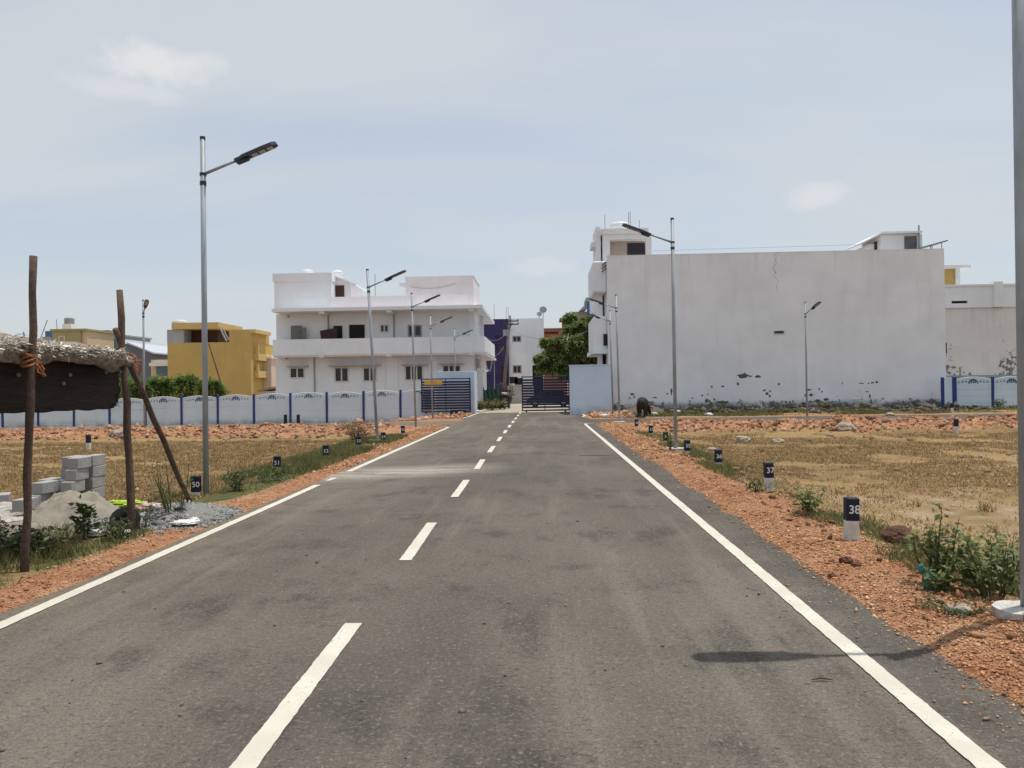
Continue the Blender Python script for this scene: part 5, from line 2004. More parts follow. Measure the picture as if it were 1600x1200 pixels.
for i, (px, py, Y, r, lb) in enumerate(((212, 606, 60, 1.2, 'light green bush behind the compound wall, nearest the shelter'), (250, 602, 61, 1.3, 'light green bush behind the compound wall, between the thin lamp and the tall lamp'),
                                        (290, 598, 62, 1.5, 'light green bush behind the compound wall, left of the tall lamp'), (330, 604, 61, 1.1, 'light green bush behind the compound wall, right of the tall lamp'),
                                        (190, 602, 63, 1.3, 'light green bush behind the compound wall, seen past the mat'))):
    q = W(px, 640, Y)
    c = [clump(px, py, Y, r, r*.9), clump(px-14, py+8, Y, r*.8), clump(px+14, py+8, Y, r*.8), clump(px, py+22, Y, r), clump(px+9, py-3, Y-.4, r*.6), clump(px-9, py-2, Y-.3, r*.6)]
    tree(lb, (q.x, Y, -.65), 1.0, c, 44, 26, .19, BUSHG, 90+i, 'bush', .4, .1, 'bushes behind the left compound wall')
    col.objects[-1]
for o in list(col.objects):
    if o.name.startswith('bush') and o.parent is None:
        o['category'] = 'bush'

# lane-side plants beyond the gate
for i, (px, Y, h, lb) in enumerate(((747, 55.5, .8, 'weed at the corner of the left gate pier'), (765, 58, .9, 'weed beside the green netting in the lane'), (778, 60, .8, 'weed between the netting and the scooter'))):
    q = W(px, 640, Y)
    weed('lane_weed', lb, 'plant', (q.x, Y, 0), h, .8, 22, 40, .16, GREENG, 110+i)
a, b = W(756, 640, 62), W(780, 640, 64)
net = thing('green_netting', 'green shade netting fence beside the lane', 'fence', (a.x, 62, 0))
zt_ = W(765, 607, 62).z
rg2 = np.random.default_rng(3)
nxs = 14
V, Fq = [], []
for i in range(nxs+1):
    for k in range(5):
        t = i/nxs
        V.append((a.x+(b.x-a.x)*t, 62+2*t+.12*math.sin(i*1.7+k), zt_*k/4*(1-.08*math.sin(i*.9))))
for i in range(nxs):
    for k in range(4):
        j = i*5+k
        Fq.append((j, j+5, j+6, j+1))
np_obj('netting', V, Fq, mat('green_net', (.02, .075, .055), .8, .25, 4), net, True)
for t in (0, .5, 1):
    MB().tube([(a.x+(b.x-a.x)*t, 62.08+2*t, -.05), (a.x+(b.x-a.x)*t, 62.08+2*t, zt_+.1)], .04, 6).build('stake', WOOD, net)
q = W(775, 603, 66)
weed('flowering_shrub', 'shrub with reddish tips behind the green netting', 'plant', (W(790, 640, 66).x, 66, 0), 2.2, .7, 16, 44, .2, leafmat('dark_shrub_leaf', (.035, .04, .03), (.16, .075, .06), .2), 120)
q = W(770, 612, 64.5)
weed('flowering_shrub', 'low red-tipped shrub over the green netting', 'plant', (q.x, 64.8, 0), 1.6, .6, 12, 36, .16, leafmat('dark_shrub_leaf', (0, 0, 0), (0, 0, 0)), 121)
for i, (px, Y, r) in enumerate(((746, 54, .30), (752, 54.6, .2))):
    q = W(px, 645, Y)
    blob('rubble_lump', CONCP, (q.x, Y, .05), (r*1.4, r, r*.45), 5+i, .35, label='pale rubble lump %s the left gate pier' % ('against' if i == 0 else 'just past'), cat='rubble')


# ------------------------------------------------------------------ scooter in the lane, seen from the front
def scooter(loc, rot, label):
    root = thing('scooter', label, 'scooter')
    wt_ = mat('scooter_white', (.70, .70, .69), .35, .05, 3, spec=.5)
    bk = mat('scooter_black', (.02, .02, .022), .45, .1, 3, spec=.5)
    for yy in (-.62, .62):
        t = MB()
        ring = [(0, yy+.21*math.cos(R(k*20)), .25+.21*math.sin(R(k*20))) for k in range(19)]
        t.tube(ring, .045, 8, False)
        w = t.build('wheel', RUBBER, root, True)
        bm = bmesh.new()
        bmesh.ops.create_cone(bm, cap_ends=True, segments=14, radius1=.15, radius2=.15, depth=.05, matrix=Matrix.Translation((0, yy, .25)) @ Matrix.Rotation(R(90), 4, 'Y'))
        MB().add(bm).build('rim', GALV, w)
    MB().prism([(-.40, .45), (-.35, .95), (-.27, 1.02), (-.2, .9), (-.28, .42), (.1, .3), (.35, .32), (.9, .62), (.85, .82), (.25, .78), (.12, .42), (-.2, .34)], -.16, .16, 'yz').build('body', bk, root)
    MB().bbox(-.17, .17, -.47, -.40, .48, .98, .03).build('front_shield', bk, root)
    MB().bbox(-.13, .13, -.78, -.46, .42, .50, .03).build('mudguard', wt_, root)
    MB().bbox(-.15, .15, .1, .85, .78, .88, .03).build('seat', bk, root)
    MB().tube([(-.36, -.28, 1.05), (-.12, -.36, 1.06), (.12, -.36, 1.06), (.36, -.28, 1.05)], .022, 6).build('handlebar', bk, root)
    MB().tube([(0, -.62, .26), (0, -.34, 1.04)], .035, 6).build('fork', GALV, root)
    MB().bbox(-.12, .12, -.46, -.34, .98, 1.14, .03).build('headlight', wt_, root)
    for sx in (-1, 1):
        MB().tube([(sx*.27, -.3, 1.06), (sx*.33, -.3, 1.25)], .012, 5).bbox(sx*.33-.07, sx*.33+.07, -.31, -.29, 1.22, 1.32, .01).build('mirror', bk, root)
    root.location = loc
    root.scale = (1.15, 1.15, 1.15)
    root.rotation_euler = (0, 0, R(rot))


q = W(792, 636, 62)
scooter((q.x, 62, .005), -12, 'black and white scooter parked in the lane beyond the gate')
q = W(787, 636, 64)
scooter((q.x, 64.5, .005), -5, 'second scooter half hidden behind the white-fronted one')
# dark car seen through the bars of the right gate leaf
q0_, q1_ = W(828, 620, 66), W(888, 620, 66)
car = thing('parked_car', 'dark car parked in the lane, seen through the gate bars', 'car', ((q0_.x+q1_.x)/2, 66, 0))
cx, L_ = (q0_.x+q1_.x)/2, 1.85
CARP = mat('dark_car_paint', (.03, .03, .04), .3, .1, 2, spec=.5)
body = [(-1.9, .32), (-1.92, .62), (-1.75, .80), (-1.0, .92), (-.45, 1.36), (.75, 1.40), (1.35, .98), (1.85, .90), (1.92, .6), (1.9, .32)]
MB().prism([(cx+a, b) for a, b in body], 65.3, 66.9).build('body', CARP, car)
for sx, (a, b) in enumerate(((-.92, .12), (.2, 1.22))):
    MB().prism([(cx+a+(.40 if sx == 0 else 0), 1.30), (cx+b, 1.33), (cx+b+(0 if sx == 0 else .0)-(.0 if sx == 0 else .42)+(0), 1.33) if False else (cx+b, .97), (cx+a, .95)], 65.27, 65.299).build('window', GLASSD, car)
for wx in (-1.2, 1.2):
    for yy in (65.3, 66.75):
        t = MB()
        t.tube([(cx+wx+.24*math.cos(R(k*20)), yy, .31+.24*math.sin(R(k*20))) for k in range(19)], .075, 8, False)
        w = t.build('wheel', RUBBER, car, True)
        bm = bmesh.new()
        bmesh.ops.create_cone(bm, cap_ends=True, segments=14, radius1=.2, radius2=.2, depth=.1, matrix=Matrix.Translation((cx+wx, yy, .31)) @ Matrix.Rotation(R(90), 4, 'X'))
        MB().add(bm).build('rim', GALV, w)
#SPLIT4

# ------------------------------------------------------------------ thatched shelter
rr = random.Random(11)
rgt = np.random.default_rng(12)
shel = thing('thatched_shelter', 'open shelter of bark-brown poles with a palm thatch roof and dark hanging mat', 'shelter', (-5.2, 8.4, 0))
WOODM = WOOD


def rough_pole(name, a, b, r0, r1, parent, seed, n=9, wob=.02):
    r_ = random.Random(seed)
    a, b = Vector(a), Vector(b)
    pts, rad = [], []
    for i in range(n+1):
        t = i/n
        off = Vector((r_.uniform(-wob, wob), r_.uniform(-wob, wob), 0))*(0 if i in (0,) else 1)
        pts.append(a.lerp(b, t)+off)
        rad.append((r0+(r1-r0)*t)*(1+r_.uniform(-.10, .12)))
    return MB().tube(pts, rad, 10, True, .05, r_).build(name, WOODM, parent, True)


PA, PB = P(38, 893), P(208, 830)
ta, tb_ = W(54, 400, PA.y+.02), W(187, 453, PB.y)
rough_pole('post', PA-Vector((0, 0, .15)), ta, .040, .036, shel, 1, wob=.018)
rough_pole('post', PB-Vector((0, 0, .15)), tb_, .047, .041, shel, 2, wob=.012)
PP = P(303, 790)
pt = W(180, 514, PB.y-.10)
rough_pole('propping_pole', PP-Vector((0, 0, .1)), pt, .040, .034, shel, 3, wob=.014)
PC = Vector((PA.x-.05, 4.4, 0))
rough_pole('post', (PC.x, PC.y, -.15), (PC.x, PC.y, 3.0), .05, .045, shel, 4)
for i, yy in enumerate((4.4, PA.y, PB.y)):
    xx = PA.x-2.3
    rough_pole('post', (xx, yy, -.25), (xx, yy, 2.5), .05, .045, shel, 5+i)
zB = 2.10
YB0, YB1 = 4.1, PB.y-.02
rough_pole('beam', (PA.x-.09, YB0, zB-.02), (PB.x-.09, YB1+.05, zB+.05), .04, .035, shel, 9, 12, .015)
rough_pole('beam', (PA.x-2.3, YB0, 2.46), (PB.x-2.3, YB1, 2.46), .04, .035, shel, 10, 12, .015)
for k in range(6):
    yy = YB0+.3+(YB1-YB0-.5)*k/5
    rough_pole('rafter', (PA.x+.02, yy, zB+.06), (PA.x-2.5, yy, 2.53), .025, .022, shel, 20+k, 6, .01)
# thatch: a lumpy pad of palm leaf with loose strips over it
nu, nv = 44, 12
Vt, Ft = [], []
XF = PA.x+.06
for s_ in (1, -1):
    for i in range(nu+1):
        for j in range(nv+1):
            u, v = i/nu, j/nv
            yy = YB0+(YB1-.06-YB0)*u
            xx = XF+.05*math.sin(u*17)+rgt.normal(0, .012)-2.65*v
            base = zB+.03+.42*v
            thick = (.095+.03*math.sin(u*9+1)+.02*math.sin(u*31))*(1 if v > .02 else .75)*(.7 if i in (0, nu) else 1)
            ed = -.05*(1-v*6) if v < 1/6 else 0
            if s_ > 0:
                z = base+thick+rgt.normal(0, .012)
            else:
                z = base-.02+ed*(1+.8*math.sin(u*23)+.5*math.sin(u*51))+rgt.normal(0, .006)
            Vt.append((xx, yy, z))
N1 = (nu+1)*(nv+1)
for i in range(nu):
    for j in range(nv):
        a = i*(nv+1)+j
        Ft.append((a, a+1, a+nv+2, a+nv+1))
        Ft.append((N1+a, N1+a+nv+1, N1+a+nv+2, N1+a+1))
for i in range(nu):
    a = i*(nv+1)
    Ft.append((a, a+nv+1, N1+a+nv+1, N1+a))
for j in range(nv):
    Ft.append((j, N1+j, N1+j+1, j+1))
    a = nu*(nv+1)+j
    Ft.append((a, a+1, N1+a+1, N1+a))
THATCH = mat('dry_palm_thatch', (.13, .10, .075), .95, c2=(.34, .285, .225), scale=9, bump=.9, bscale=35, stretch=(1, 1, 2.5))
th = np_obj('thatch', Vt, Ft, THATCH, shel)
n = 5200
v_ = rgt.random(n)**2.2
yy = YB0+(YB1-.26-YB0)*rgt.random(n)
xx = XF+.03-2.5*v_
zz = zB+.03+.42*v_+.08+rgt.uniform(-.02, .05, n)
front = rgt.random(n) < .35
zz = np.where(front, zB+.03+rgt.uniform(.02, .13, n), zz)
xx = np.where(front, XF+.05*np.sin((yy-YB0)/(YB1-YB0)*17)+.012, xx)
dd = np.stack([rgt.normal(.25, .5, n), rgt.normal(0, .8, n), rgt.normal(.02, .16, n)], -1)
Vs = leaves(np.stack([xx, yy, zz], -1), dd, rgt.uniform(.03, .11, n), rgt, .22, .05, .12)
leaf_obj('loose_leaf_strips', Vs, mat('bleached_palm_leaf', (.50, .46, .40), .9, c2=(.74, .70, .63), scale=5, tint=True), rgt, th, .45, 1.25)['kind'] = 'stuff'
# mat of plaited palm leaf hanging from the beam
nu, nv = 70, 14
XM = PA.x-.14
Vm, Fm = [], []
for s_ in (0, 1):
    for i in range(nu+1):
        for j in range(nv+1):
            u, v = i/nu, j/nv
            e = YB1-.12-.05*math.sin(v*7)-.05*v*v
            yv = YB0+(e-YB0)*u
            zb = 1.575+.004*math.sin(u*40)+.006*math.sin(u*83)-.02*u
            Vm.append((XM+.012*math.sin(v*60)+.02*math.sin(u*14+v*2)-s_*.03, yv, zB+.04+(zb-zB-.04)*v))
N1 = (nu+1)*(nv+1)
for i in range(nu):
    for j in range(nv):
        a = i*(nv+1)+j
        Fm.append((a, a+1, a+nv+2, a+nv+1))
        Fm.append((N1+a, N1+a+nv+1, N1+a+nv+2, N1+a+1))
    a = i*(nv+1)+nv
    Fm.append((a, N1+a, N1+a+nv+1, a+nv+1))
for j in range(nv):
    a = nu*(nv+1)+j
    Fm.append((a, N1+a, N1+a+1, a+1))
MATD = mat('dark_plaited_mat', (.020, .015, .013), .95, c2=(.045, .034, .028), scale=14, bump=.8, bscale=60, stretch=(1, .3, 3))
mt = np_obj('hanging_mat', Vm, Fm, MATD, shel)
n = 220
v_ = rgt.random(n)
Vs = leaves(np.stack([np.full(n, XM-.01)+rgt.normal(0, .01, n), YB1-.17-.05*v_*v_+rgt.normal(0, .012, n), zB+.0-.5*v_], -1),
            np.stack([rgt.normal(0, .2, n), np.full(n, 1.0), rgt.normal(-.15, .3, n)], -1), rgt.uniform(.04, .12, n), rgt, .14, .2, .25)
leaf_obj('frayed_edge', Vs, mat('frayed_brown', (.035, .027, .022), .95, c2=(.08, .06, .048), tint=True), rgt, mt)['kind'] = 'stuff'
n = 160
yb = YB0+(YB1-.2-YB0)*rgt.random(n)
Vs = leaves(np.stack([np.full(n, XM), yb, np.full(n, 1.60)], -1), np.stack([rgt.normal(0, .1, n), rgt.normal(0, .5, n), np.full(n, -1.0)], -1), rgt.uniform(.02, .05, n), rgt, .2, .2, .2)
leaf_obj('lower_fringe', Vs, mat('frayed_brown', (0, 0, 0)), rgt, mt)['kind'] = 'stuff'
# pale leaf stubs poking through the mat, folded thatch corner and coir lashings
for (px, py) in ((27, 586), (67, 586), (108, 586), (98, 599), (164, 582), (168, 579), (181, 578), (187, 581)):
    q = W(px, py, PA.y+(PB.y-PA.y)*(px-38)/170)
    k_ = (XM+.02)/q.x
    c = Vector((XM+.03, q.y*k_, EYE+(q.z-EYE)*k_))
    s = MB()
    s.v = [tuple(c+Vector(d)) for d in ((0, -.022, .016), (.012, .006, .02), (.012, .03, -.008), (.0, .0, -.022))]
    s.v += [tuple(Vector(p)+Vector((-.01, 0, 0))) for p in s.v]
    s.f = [(0, 1, 2, 3), (7, 6, 5, 4), (0, 4, 5, 1), (1, 5, 6, 2), (2, 6, 7, 3), (3, 7, 4, 0)]
    s.build('leaf_stub', mat('pale_leaf_stub', (.17, .16, .115), .9), mt)
COIR = mat('orange_coir_rope', (.34, .13, .055), .9, .25, 20, .6, 60)
for base_, sd in ((Vector((PA.x-.03+(ta.x-PA.x)*.72, PA.y, zB-.0)), 1), (Vector((PB.x-.02, PB.y, zB+.06)), 2)):
    r_ = random.Random(sd)
    s = MB()
    for k in range(6):
        z = base_.z-.05+.022*k
        s.tube([(base_.x+(.065)*math.cos(R(t*30)), base_.y+.065*math.sin(R(t*30)), z+.03*math.sin(R(t*30+60*k))) for t in range(13)], .011, 5, False)
    for k in range(4):
        s.tube([base_+Vector((.06, r_.uniform(-.03, .05), r_.uniform(-.05, .05))), base_+Vector((.09, r_.uniform(.0, .14), r_.uniform(-.14, .0))), base_+Vector((.07, r_.uniform(.05, .16), r_.uniform(-.22, -.08)))], .010, 5)
    s.build('rope_lashing', COIR, shel)

# ------------------------------------------------------------------ builder's heap: blocks, sand, gravel, bags
blk = MB().bbox(-.088, .088, 0, .36, 0, .172, .008).build('concrete_block', CONCD)
gz = -.03
BX, BY_ = W(134, 780, 11.6).x-.24, 11.45
BL = []
names_r = ['bottom', 'second', 'third', 'fourth', 'fifth']
# right column, stepped towards the viewer at the bottom
for lv, dy in enumerate((-.10, .02, .12, .16)):
    BL.append((BX+.01*lv, BY_+dy, gz+.08+.176*lv, rr.uniform(-2, 2), 'grey concrete block in the right column of the stack, %s row' % names_r[lv]))
for lv, dy in enumerate((.55, .56, .58, .57)):
    BL.append((BX+.02, BY_+dy, gz+.08+.176*lv, rr.uniform(-2, 2), 'grey concrete block at the back of the right column, %s row' % names_r[lv]))
for lv, dy in enumerate((.30, .32, .36, .38)):
    BL.append((BX-.195, BY_+dy, gz+.08+.176*lv, rr.uniform(-3, 3), 'grey concrete block in the left column of the stack, %s row' % names_r[lv]))
BL.append((BX-.44, BY_+.12, gz+.1, -4, 'grey concrete block left of the stack, lower of two'))
BL.append((BX-.46, BY_+.18, gz+.276, 2, 'grey concrete block left of the stack, upper of two'))
BL.append((BX-.30, BY_-.28, gz+.1, 3, 'grey concrete block in front of the left column, lower'))
BL.append((BX-.28, BY_-.22, gz+.276, -3, 'grey concrete block in front of the left column, upper'))
BL.append((BX-.30, BY_-.62, gz+.08, 1, 'nearest grey concrete block, standing on the pale slabs'))
BL.append((BX-1.05, BY_+.1, gz+.06, 30, 'grey concrete block lying apart at the left, behind the nearest post'))
for i, (x, y, z, a, lb) in enumerate(BL):
    o = blk if i == 0 else blk.copy()
    if i:
        col.objects.link(o)
    o.location = (x, y, z)
    o.rotation_euler = (0, 0, R(a))
    tag(o, lb, 'concrete block', 'concrete blocks stacked by the shelter')


def heap(name, label, cat, c, r, h, m, seed, n=60, amp=.42, kind=None):
    """low conical heap merging into the ground"""
    V, F_ = [], []
    for i in range(n+1):
        for j in range(n+1):
            u, v = i/n*2-1, j/n*2-1
            x, y = c[0]+u*r[0]*1.15, c[1]+v*r[1]*1.15
            d = math.hypot(u, v)*1.15
            hh = h*max(0, 1-d**1.25)
            nz = float(fbm(x*4, y*4, seed)-.5)
            z = ground(x, y)-.05+(hh+.05)*(1+amp*nz*2+.12*float(abs(fbm(x*9, y*9, seed+6)-.5)*2))*(1 if d < 1 else max(0, 1-(d-1)*6))+hh*.22*float(fbm(x*14, y*14, seed+3)-.5)
            V.append((x, y, z))
    for i in range(n):
        for j in range(n):
            a = i*(n+1)+j
            F_.append((a, a+n+1, a+n+2, a+1))
    o = np_obj(name, V, F_, m, smooth=True)
    return tag(o, label, cat, kind=kind)


SAND = mat('river_sand', (.27, .24, .195), .97, .10, 2, .5, 70, fine=.12)
sc_ = P(152, 822)
heap('sand_heap', 'pale grey sand heap spilling in front of the concrete blocks', 'sand heap', (BX+.50, BY_-.62, 0), (.66, .80), .42, SAND, 3)
heap('sand_heap', 'low spread of grey sand below the pale slabs', 'sand heap', (BX+.3, BY_-1.75, 0), (.9, .75), .16, SAND, 4)
gc = (-5.0, 10.5)
gh_ = heap('gravel_heap', 'grey crushed-stone heap by the road edge behind the shelter posts', 'gravel heap', (*gc, 0), (.62, .72), .20, mat('gravel_core', (.20, .195, .185), .95, .2, 20), 6)


def heap_z(c, r, h):
    def f(x, y):
        d = np.hypot((x-c[0])/r[0], (y-c[1])/r[1])
        return tz(x, y)+h*np.maximum(0, 1-d**1.25)-.01
    return f


n = 8500
ang, rad_ = rg.uniform(0, 2*np.pi, n), np.sqrt(rg.random(n))*1.18
xy = np.stack([gc[0]+np.cos(ang)*rad_*.68, gc[1]+np.sin(ang)*rad_*.8], -1)
ok = xy[:, 0] < -4.24
xy = xy[ok]
stones('aggregate', xy, rg.gamma(3, .0042, len(xy))+.005, GREYST, 31, .2, .65, 'stuff', heap_z(gc, (.62, .72), .20), .5, 1.3, parent=gh_)
n = 2200
xy = np.stack([rg.normal(-5.6, .5, n), rg.normal(10.3, .5, n)], -1)
tag(stones('loose_aggregate', xy, rg.gamma(3, .006, n)+.006, GREYST, 32), 'loose crushed stone scattered between the sand and the second post', 'gravel')
# pale rough slabs under and beside the blocks
SLABM = mat('pale_broken_slab', (.38, .36, .325), .95, .2, 4, .7, 18, fine=.2)
SL = [(BX-.32, BY_-.72, .0, .34, .22, .07, 10, 'pale broken slab under the nearest concrete block'), (BX-.95, BY_-.25, .03, .55, .28, .16, 14, 'rough pale slab leaning behind the nearest post'),
      (BX-1.7, BY_-.15, .02, .50, .25, .09, -6, 'long pale slab at the left border'), (BX-1.55, BY_-.75, -.02, .45, .2, .07, 4, 'lower pale slab at the left border'),
      (BX-.75, BY_-.55, .02, .35, .2, .12, -12, 'rough pale slab between the blocks and the nearest post'), (BX+.0, BY_-.55, .05, .22, .16, .06, 5, 'small pale slab at the foot of the right block column')]
for i, (x, y, z, a, b, c, rz, lb) in enumerate(SL):
    o = blob('broken_slab', SLABM, (x, y, ground(x, y)+.06+z), (a, b, c), 20+i*3, .35, 1, 3, lb, 'slab', 'broken slabs', freq=2.2)
    o.rotation_euler = (0, 0, R(rz))


def sheet_bag(name, label, cat, loc, r, m, seed, rz=0, amp=.3):
    o = blob(name, m, loc, r, seed, amp, 1, 4, label, cat, freq=2.4)
    o.rotation_euler = (0, 0, R(rz))
    return o


q = P(192, 797)
sheet_bag('plastic_sheet', 'crumpled lime green plastic sheet beside the second post', 'plastic sheet', q+Vector((0, 0, .10)), (.30, .16, .045), mat('lime_plastic', (.38, .55, .05), .5, .2, 8), 3, 10, .5)
q = P(232, 800)
sheet_bag('cement_bag', 'white bag with a red print behind the second post', 'bag', q+Vector((0, 0, .08)), (.20, .11, .055), mat('bag_red_white', (.55, .12, .09), .7, c2=(.68, .66, .63), scale=9), 7, -10)
q = P(290, 822)
sheet_bag('cement_bag', 'empty white bag lying on the crushed stone near the road', 'bag', q+Vector((0, 0, .05)), (.16, .12, .03), mat('bag_white', (.66, .67, .64), .7, .1, 6), 9, 25)
q = P(303, 817)
sheet_bag('paper_scrap', 'small white scrap right of the empty bag', 'litter', q+Vector((0, 0, .04)), (.07, .07, .035), mat('bag_white', (0, 0, 0)), 10, 0)
q = P(222, 812)
sheet_bag('cement_bag', 'flat white bag just right of the second post', 'bag', q+Vector((0, 0, .06)), (.14, .10, .03), mat('bag_white', (0, 0, 0)), 12, 0)
q = P(152, 838)
sheet_bag('cement_bag', 'crumpled white bag among the weeds before the sand', 'bag', q+Vector((0, 0, .04)), (.13, .09, .04), mat('bag_white', (0, 0, 0)), 14, 0, .5)
q = P(190, 830)
t = thing('basin', 'dark rubber basin tipped at the foot of the second post', 'basin', q)
s = MB()
s.lathe([(.10, 0), (.17, .10), (.18, .10), (.165, .11), (.095, .015)], (0, 0, 0), 18)
M = Matrix.Translation(q+Vector((.0, .1, .09))) @ Matrix.Rotation(R(55), 4, 'X') @ Matrix.Rotation(R(20), 4, 'Y')
s.v = [tuple(M @ Vector(p)) for p in s.v]
s.build('bowl', RUBBER, t, True)
q = P(197, 837)
sheet_bag('paper_scrap', 'white scrap inside the dark basin', 'litter', q+Vector((0, 0, .03)), (.06, .05, .04), mat('bag_white', (0, 0, 0)), 15, 0)

# ------------------------------------------------------------------ right plot odds and ends
q = P(1405, 848)
blob('termite_clod', mat('dark_red_clod', (.115, .055, .038), .97, .3, 5, .9, 25, fine=.25), q+Vector((0, 0, .06)), (.18, .17, .125), 4, .16, 1, 4, 'round dark red earth clod between marker 38 and the weeds', 'clod', freq=2.2)
for i, (px, py, r, lb) in enumerate(((1322, 879, .05, 'small dark red clod on the gravel below marker 38'), (1338, 885, .035, 'smaller dark clod right beside it on the gravel'), (1300, 902, .03, 'tiny red clod lower on the gravel'))):
    q = P(px, py)
    blob('earth_clod', mat('dark_red_clod', (0, 0, 0)), q+Vector((0, 0, r*.4)), (r*1.3, r, r*.8), 30+i, .3, 1, 3, lb, 'clod', 'earth clods')
for i, (px, py, r, lb) in enumerate(((1322, 673, .30, 'large pale boulder on the right soil bank'), (1215, 692, .16, 'brown stone lying alone in the right plot'), (1112, 704, .10, 'dark stone right of marker 35'),
                                    (1390, 650, .18, 'pale stone at the edge of the right cross street'), (1275, 764, .03, 'tiny pale stone in the right plot'), (1500, 958, .07, 'pale stone left of the pole pad'),
                                    (1160, 691, .22, 'pale slab of earth on the bank behind marker 35'))):
    q = P(px, py)
    blob('boulder' if r > .2 else 'stone', mat('pale_stone', (.34, .28, .22), .95, .25, 3, .6, 15, fine=.2), q+Vector((0, 0, r*.35)), (r*1.25, r*.9, r*.62), 50+i*2, .3, 1, 3, lb, 'stone')
# two pale boulders in the left bank
q = P(188, 684)
blob('boulder', mat('pale_stone', (0, 0, 0)), q+Vector((0, 0, .1)), (.34, .3, .26), 71, .3, 1, 3, 'pale boulder on the left soil bank beside the second post', 'stone')
# green plastic bag caught in the weeds
q = P(1452, 921)
o = blob('plastic_bag', mat('green_plastic', (.03, .15, .12), .5, .3, 10, spec=.5), q+Vector((.0, .0, .075)), (.048, .035, .075), 6, .45, 1, 4, 'green plastic bag caught in the weeds near the steel pole', 'plastic bag', freq=4.5)
q = P(1440, 903)
o2 = blob('bag_knot', mat('green_plastic', (0, 0, 0)), (0, 0, 0), (.028, .028, .04), 8, .4, 1, 3)
o2.parent = o
o2.location = (-.045, .03, .085)
# tarry scraps on the road
for i, (px, py, lb) in enumerate(((1285, 1073, 'dark twig lying on the asphalt near the right edge line'),)):
    q = P(px, py)
    tag(MB().tube([(q.x-.06, q.y, .012), (q.x, q.y+.01, .02), (q.x+.06, q.y-.005, .012)], [.004, .009, .003], 6).build('twig', WOOD), lb, 'twig')

# weeds along the foot of the big wall
for i, (px, h, s, lb) in enumerate(((1120, .9, .9, 'weed clump at the wall foot right of the second right lamp'), (1165, .7, 1.0, 'weed clump at the wall foot below the peeling patch'), (1225, .8, 1.1, 'weed clump at the wall foot left of the lone lamp'),
                                    (1285, .6, .9, 'weed clump at the wall foot right of the lone lamp'), (1345, .6, .8, 'weed clump at the wall foot below the thin stain'), (1562, .9, .4, 'weed climbing the right compound wall'))):
    q = W(px, 645, 46.6 if px < 1500 else 45.6)
    weed('wall_weed', lb, 'plant', at(q.x, q.y), h*.72, s*.8, 15, 22, .11, WEEDG, 130+i)
for i, (px, py, lb) in enumerate(((1022, 649, 'white plastic scrap beside the grazing buffalo'), (1107, 650, 'white litter on the grass in front of the big wall'), (945, 652, 'white litter heap by the pale blue gate wall'), (1060, 646, 'small white litter on the grass left of the lamp'))):
    q = P(px, py)
    blob('litter', mat('bag_white', (0, 0, 0)), q+Vector((0, 0, .08)), (.22, .15, .10), 80+i, .5, 1, 3, lb, 'litter')
# mound of grey-brown earth left of the buffalo
heap('earth_mound', 'low grey-brown earth mound left of the buffalo', 'mound', (6.0, 45.6, 0), (1.4, 1.0), .6, mat('mound_earth', (.15, .11, .085), .97, .25, 3, .6, 12), 9, 30)
# slim stake by the wall
q = W(1338, 640, 46.5)
tag(MB().bbox(q.x-.11, q.x+.11, 46.4, 46.55, -.1, .75, .01).build('concrete_stub', CONCP), 'pale concrete stub standing before the big wall', 'post')


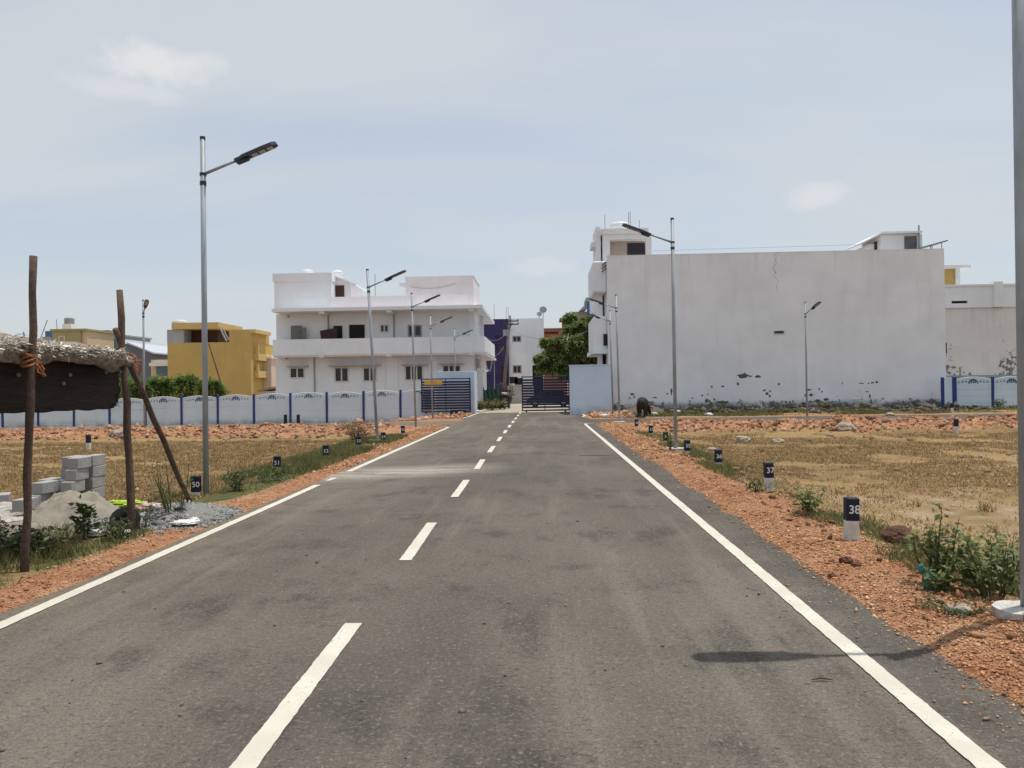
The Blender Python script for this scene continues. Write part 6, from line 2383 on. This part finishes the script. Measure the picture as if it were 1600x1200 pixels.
# ------------------------------------------------------------------ buffalo grazing, seen from behind
def animal():
    me = bpy.data.meshes.new('buffalo')
    v = [((0, 0, .78), .24, .27), ((0, .28, .80), .27, .29), ((0, .62, .79), .26, .28), ((0, .92, .80), .20, .25),      # 0-3 trunk, rear to front (y forward)
         ((.10, 1.12, .70), .13, .16), ((.20, 1.28, .50), .10, .12), ((.26, 1.36, .30), .085, .10), ((.29, 1.40, .12), .06, .065),  # neck, head low
         ((-.15, -.06, .55), .115, .15), ((-.16, -.02, .36), .07, .08), ((-.16, -.07, .22), .05, .055), ((-.16, -.05, .03), .05, .055),
         ((.15, -.06, .55), .115, .15), ((.16, .02, .36), .07, .08), ((.16, -.04, .22), .05, .055), ((.16, -.02, .03), .05, .055),
         ((-.15, .82, .52), .09, .11), ((-.15, .82, .30), .055, .06), ((-.15, .84, .03), .045, .05),
         ((.15, .86, .52), .09, .11), ((.16, .92, .30), .055, .06), ((.16, .90, .03), .045, .05)]
    e = [(0, 1), (1, 2), (2, 3), (3, 4), (4, 5), (5, 6), (6, 7), (0, 8), (8, 9), (9, 10), (10, 11), (0, 12), (12, 13), (13, 14), (14, 15), (3, 16), (16, 17), (17, 18), (3, 19), (19, 20), (20, 21)]
    v.append(((0, -.17, .74), .13, .16))
    e.append((0, 22))
    me.from_pydata([p[0] for p in v], e, [])
    root = thing('buffalo', 'dark buffalo grazing by the big white wall, seen from behind', 'buffalo')
    hide = mat('buffalo_hide', (.022, .018, .017), .75, .3, 5, .3, 30)
    o = bpy.data.objects.new('body', me)
    col.objects.link(o)
    me.materials.append(hide)
    md = o.modifiers.new('skin', 'SKIN')
    for i, p in enumerate(v):
        sv = me.skin_vertices[0].data[i]
        sv.radius = (p[1], p[2])
        sv.use_root = (i == 1)
    sb = o.modifiers.new('sub', 'SUBSURF')
    sb.levels = sb.render_levels = 2
    o.parent = root
    for sx in (-1, 1):
        MB().tube([(.19+sx*.07, 1.30, .58), (.19+sx*.20, 1.24, .63), (.19+sx*.24, 1.14, .72)], [.03, .024, .008], 7).build('horn', mat('horn_grey', (.10, .09, .08), .6), root, True)
        MB().tube([(.20+sx*.09, 1.28, .50), (.20+sx*.24, 1.26, .46)], [.02, .045], 6).build('ear', hide, root, True)
    MB().tube([(0, -.24, .92), (.02, -.31, .72), (.03, -.30, .42), (.03, -.29, .30)], [.03, .022, .015, .028], 7).build('tail', hide, root, True)
    return root


bf = animal()
q = P(1003, 653)
bf.location = (q.x, q.y+.1, ground(q.x, q.y+.1)-.01)
bf.rotation_euler = (0, 0, R(-14))
bf.scale = (1.06, 1.06, 1.06)
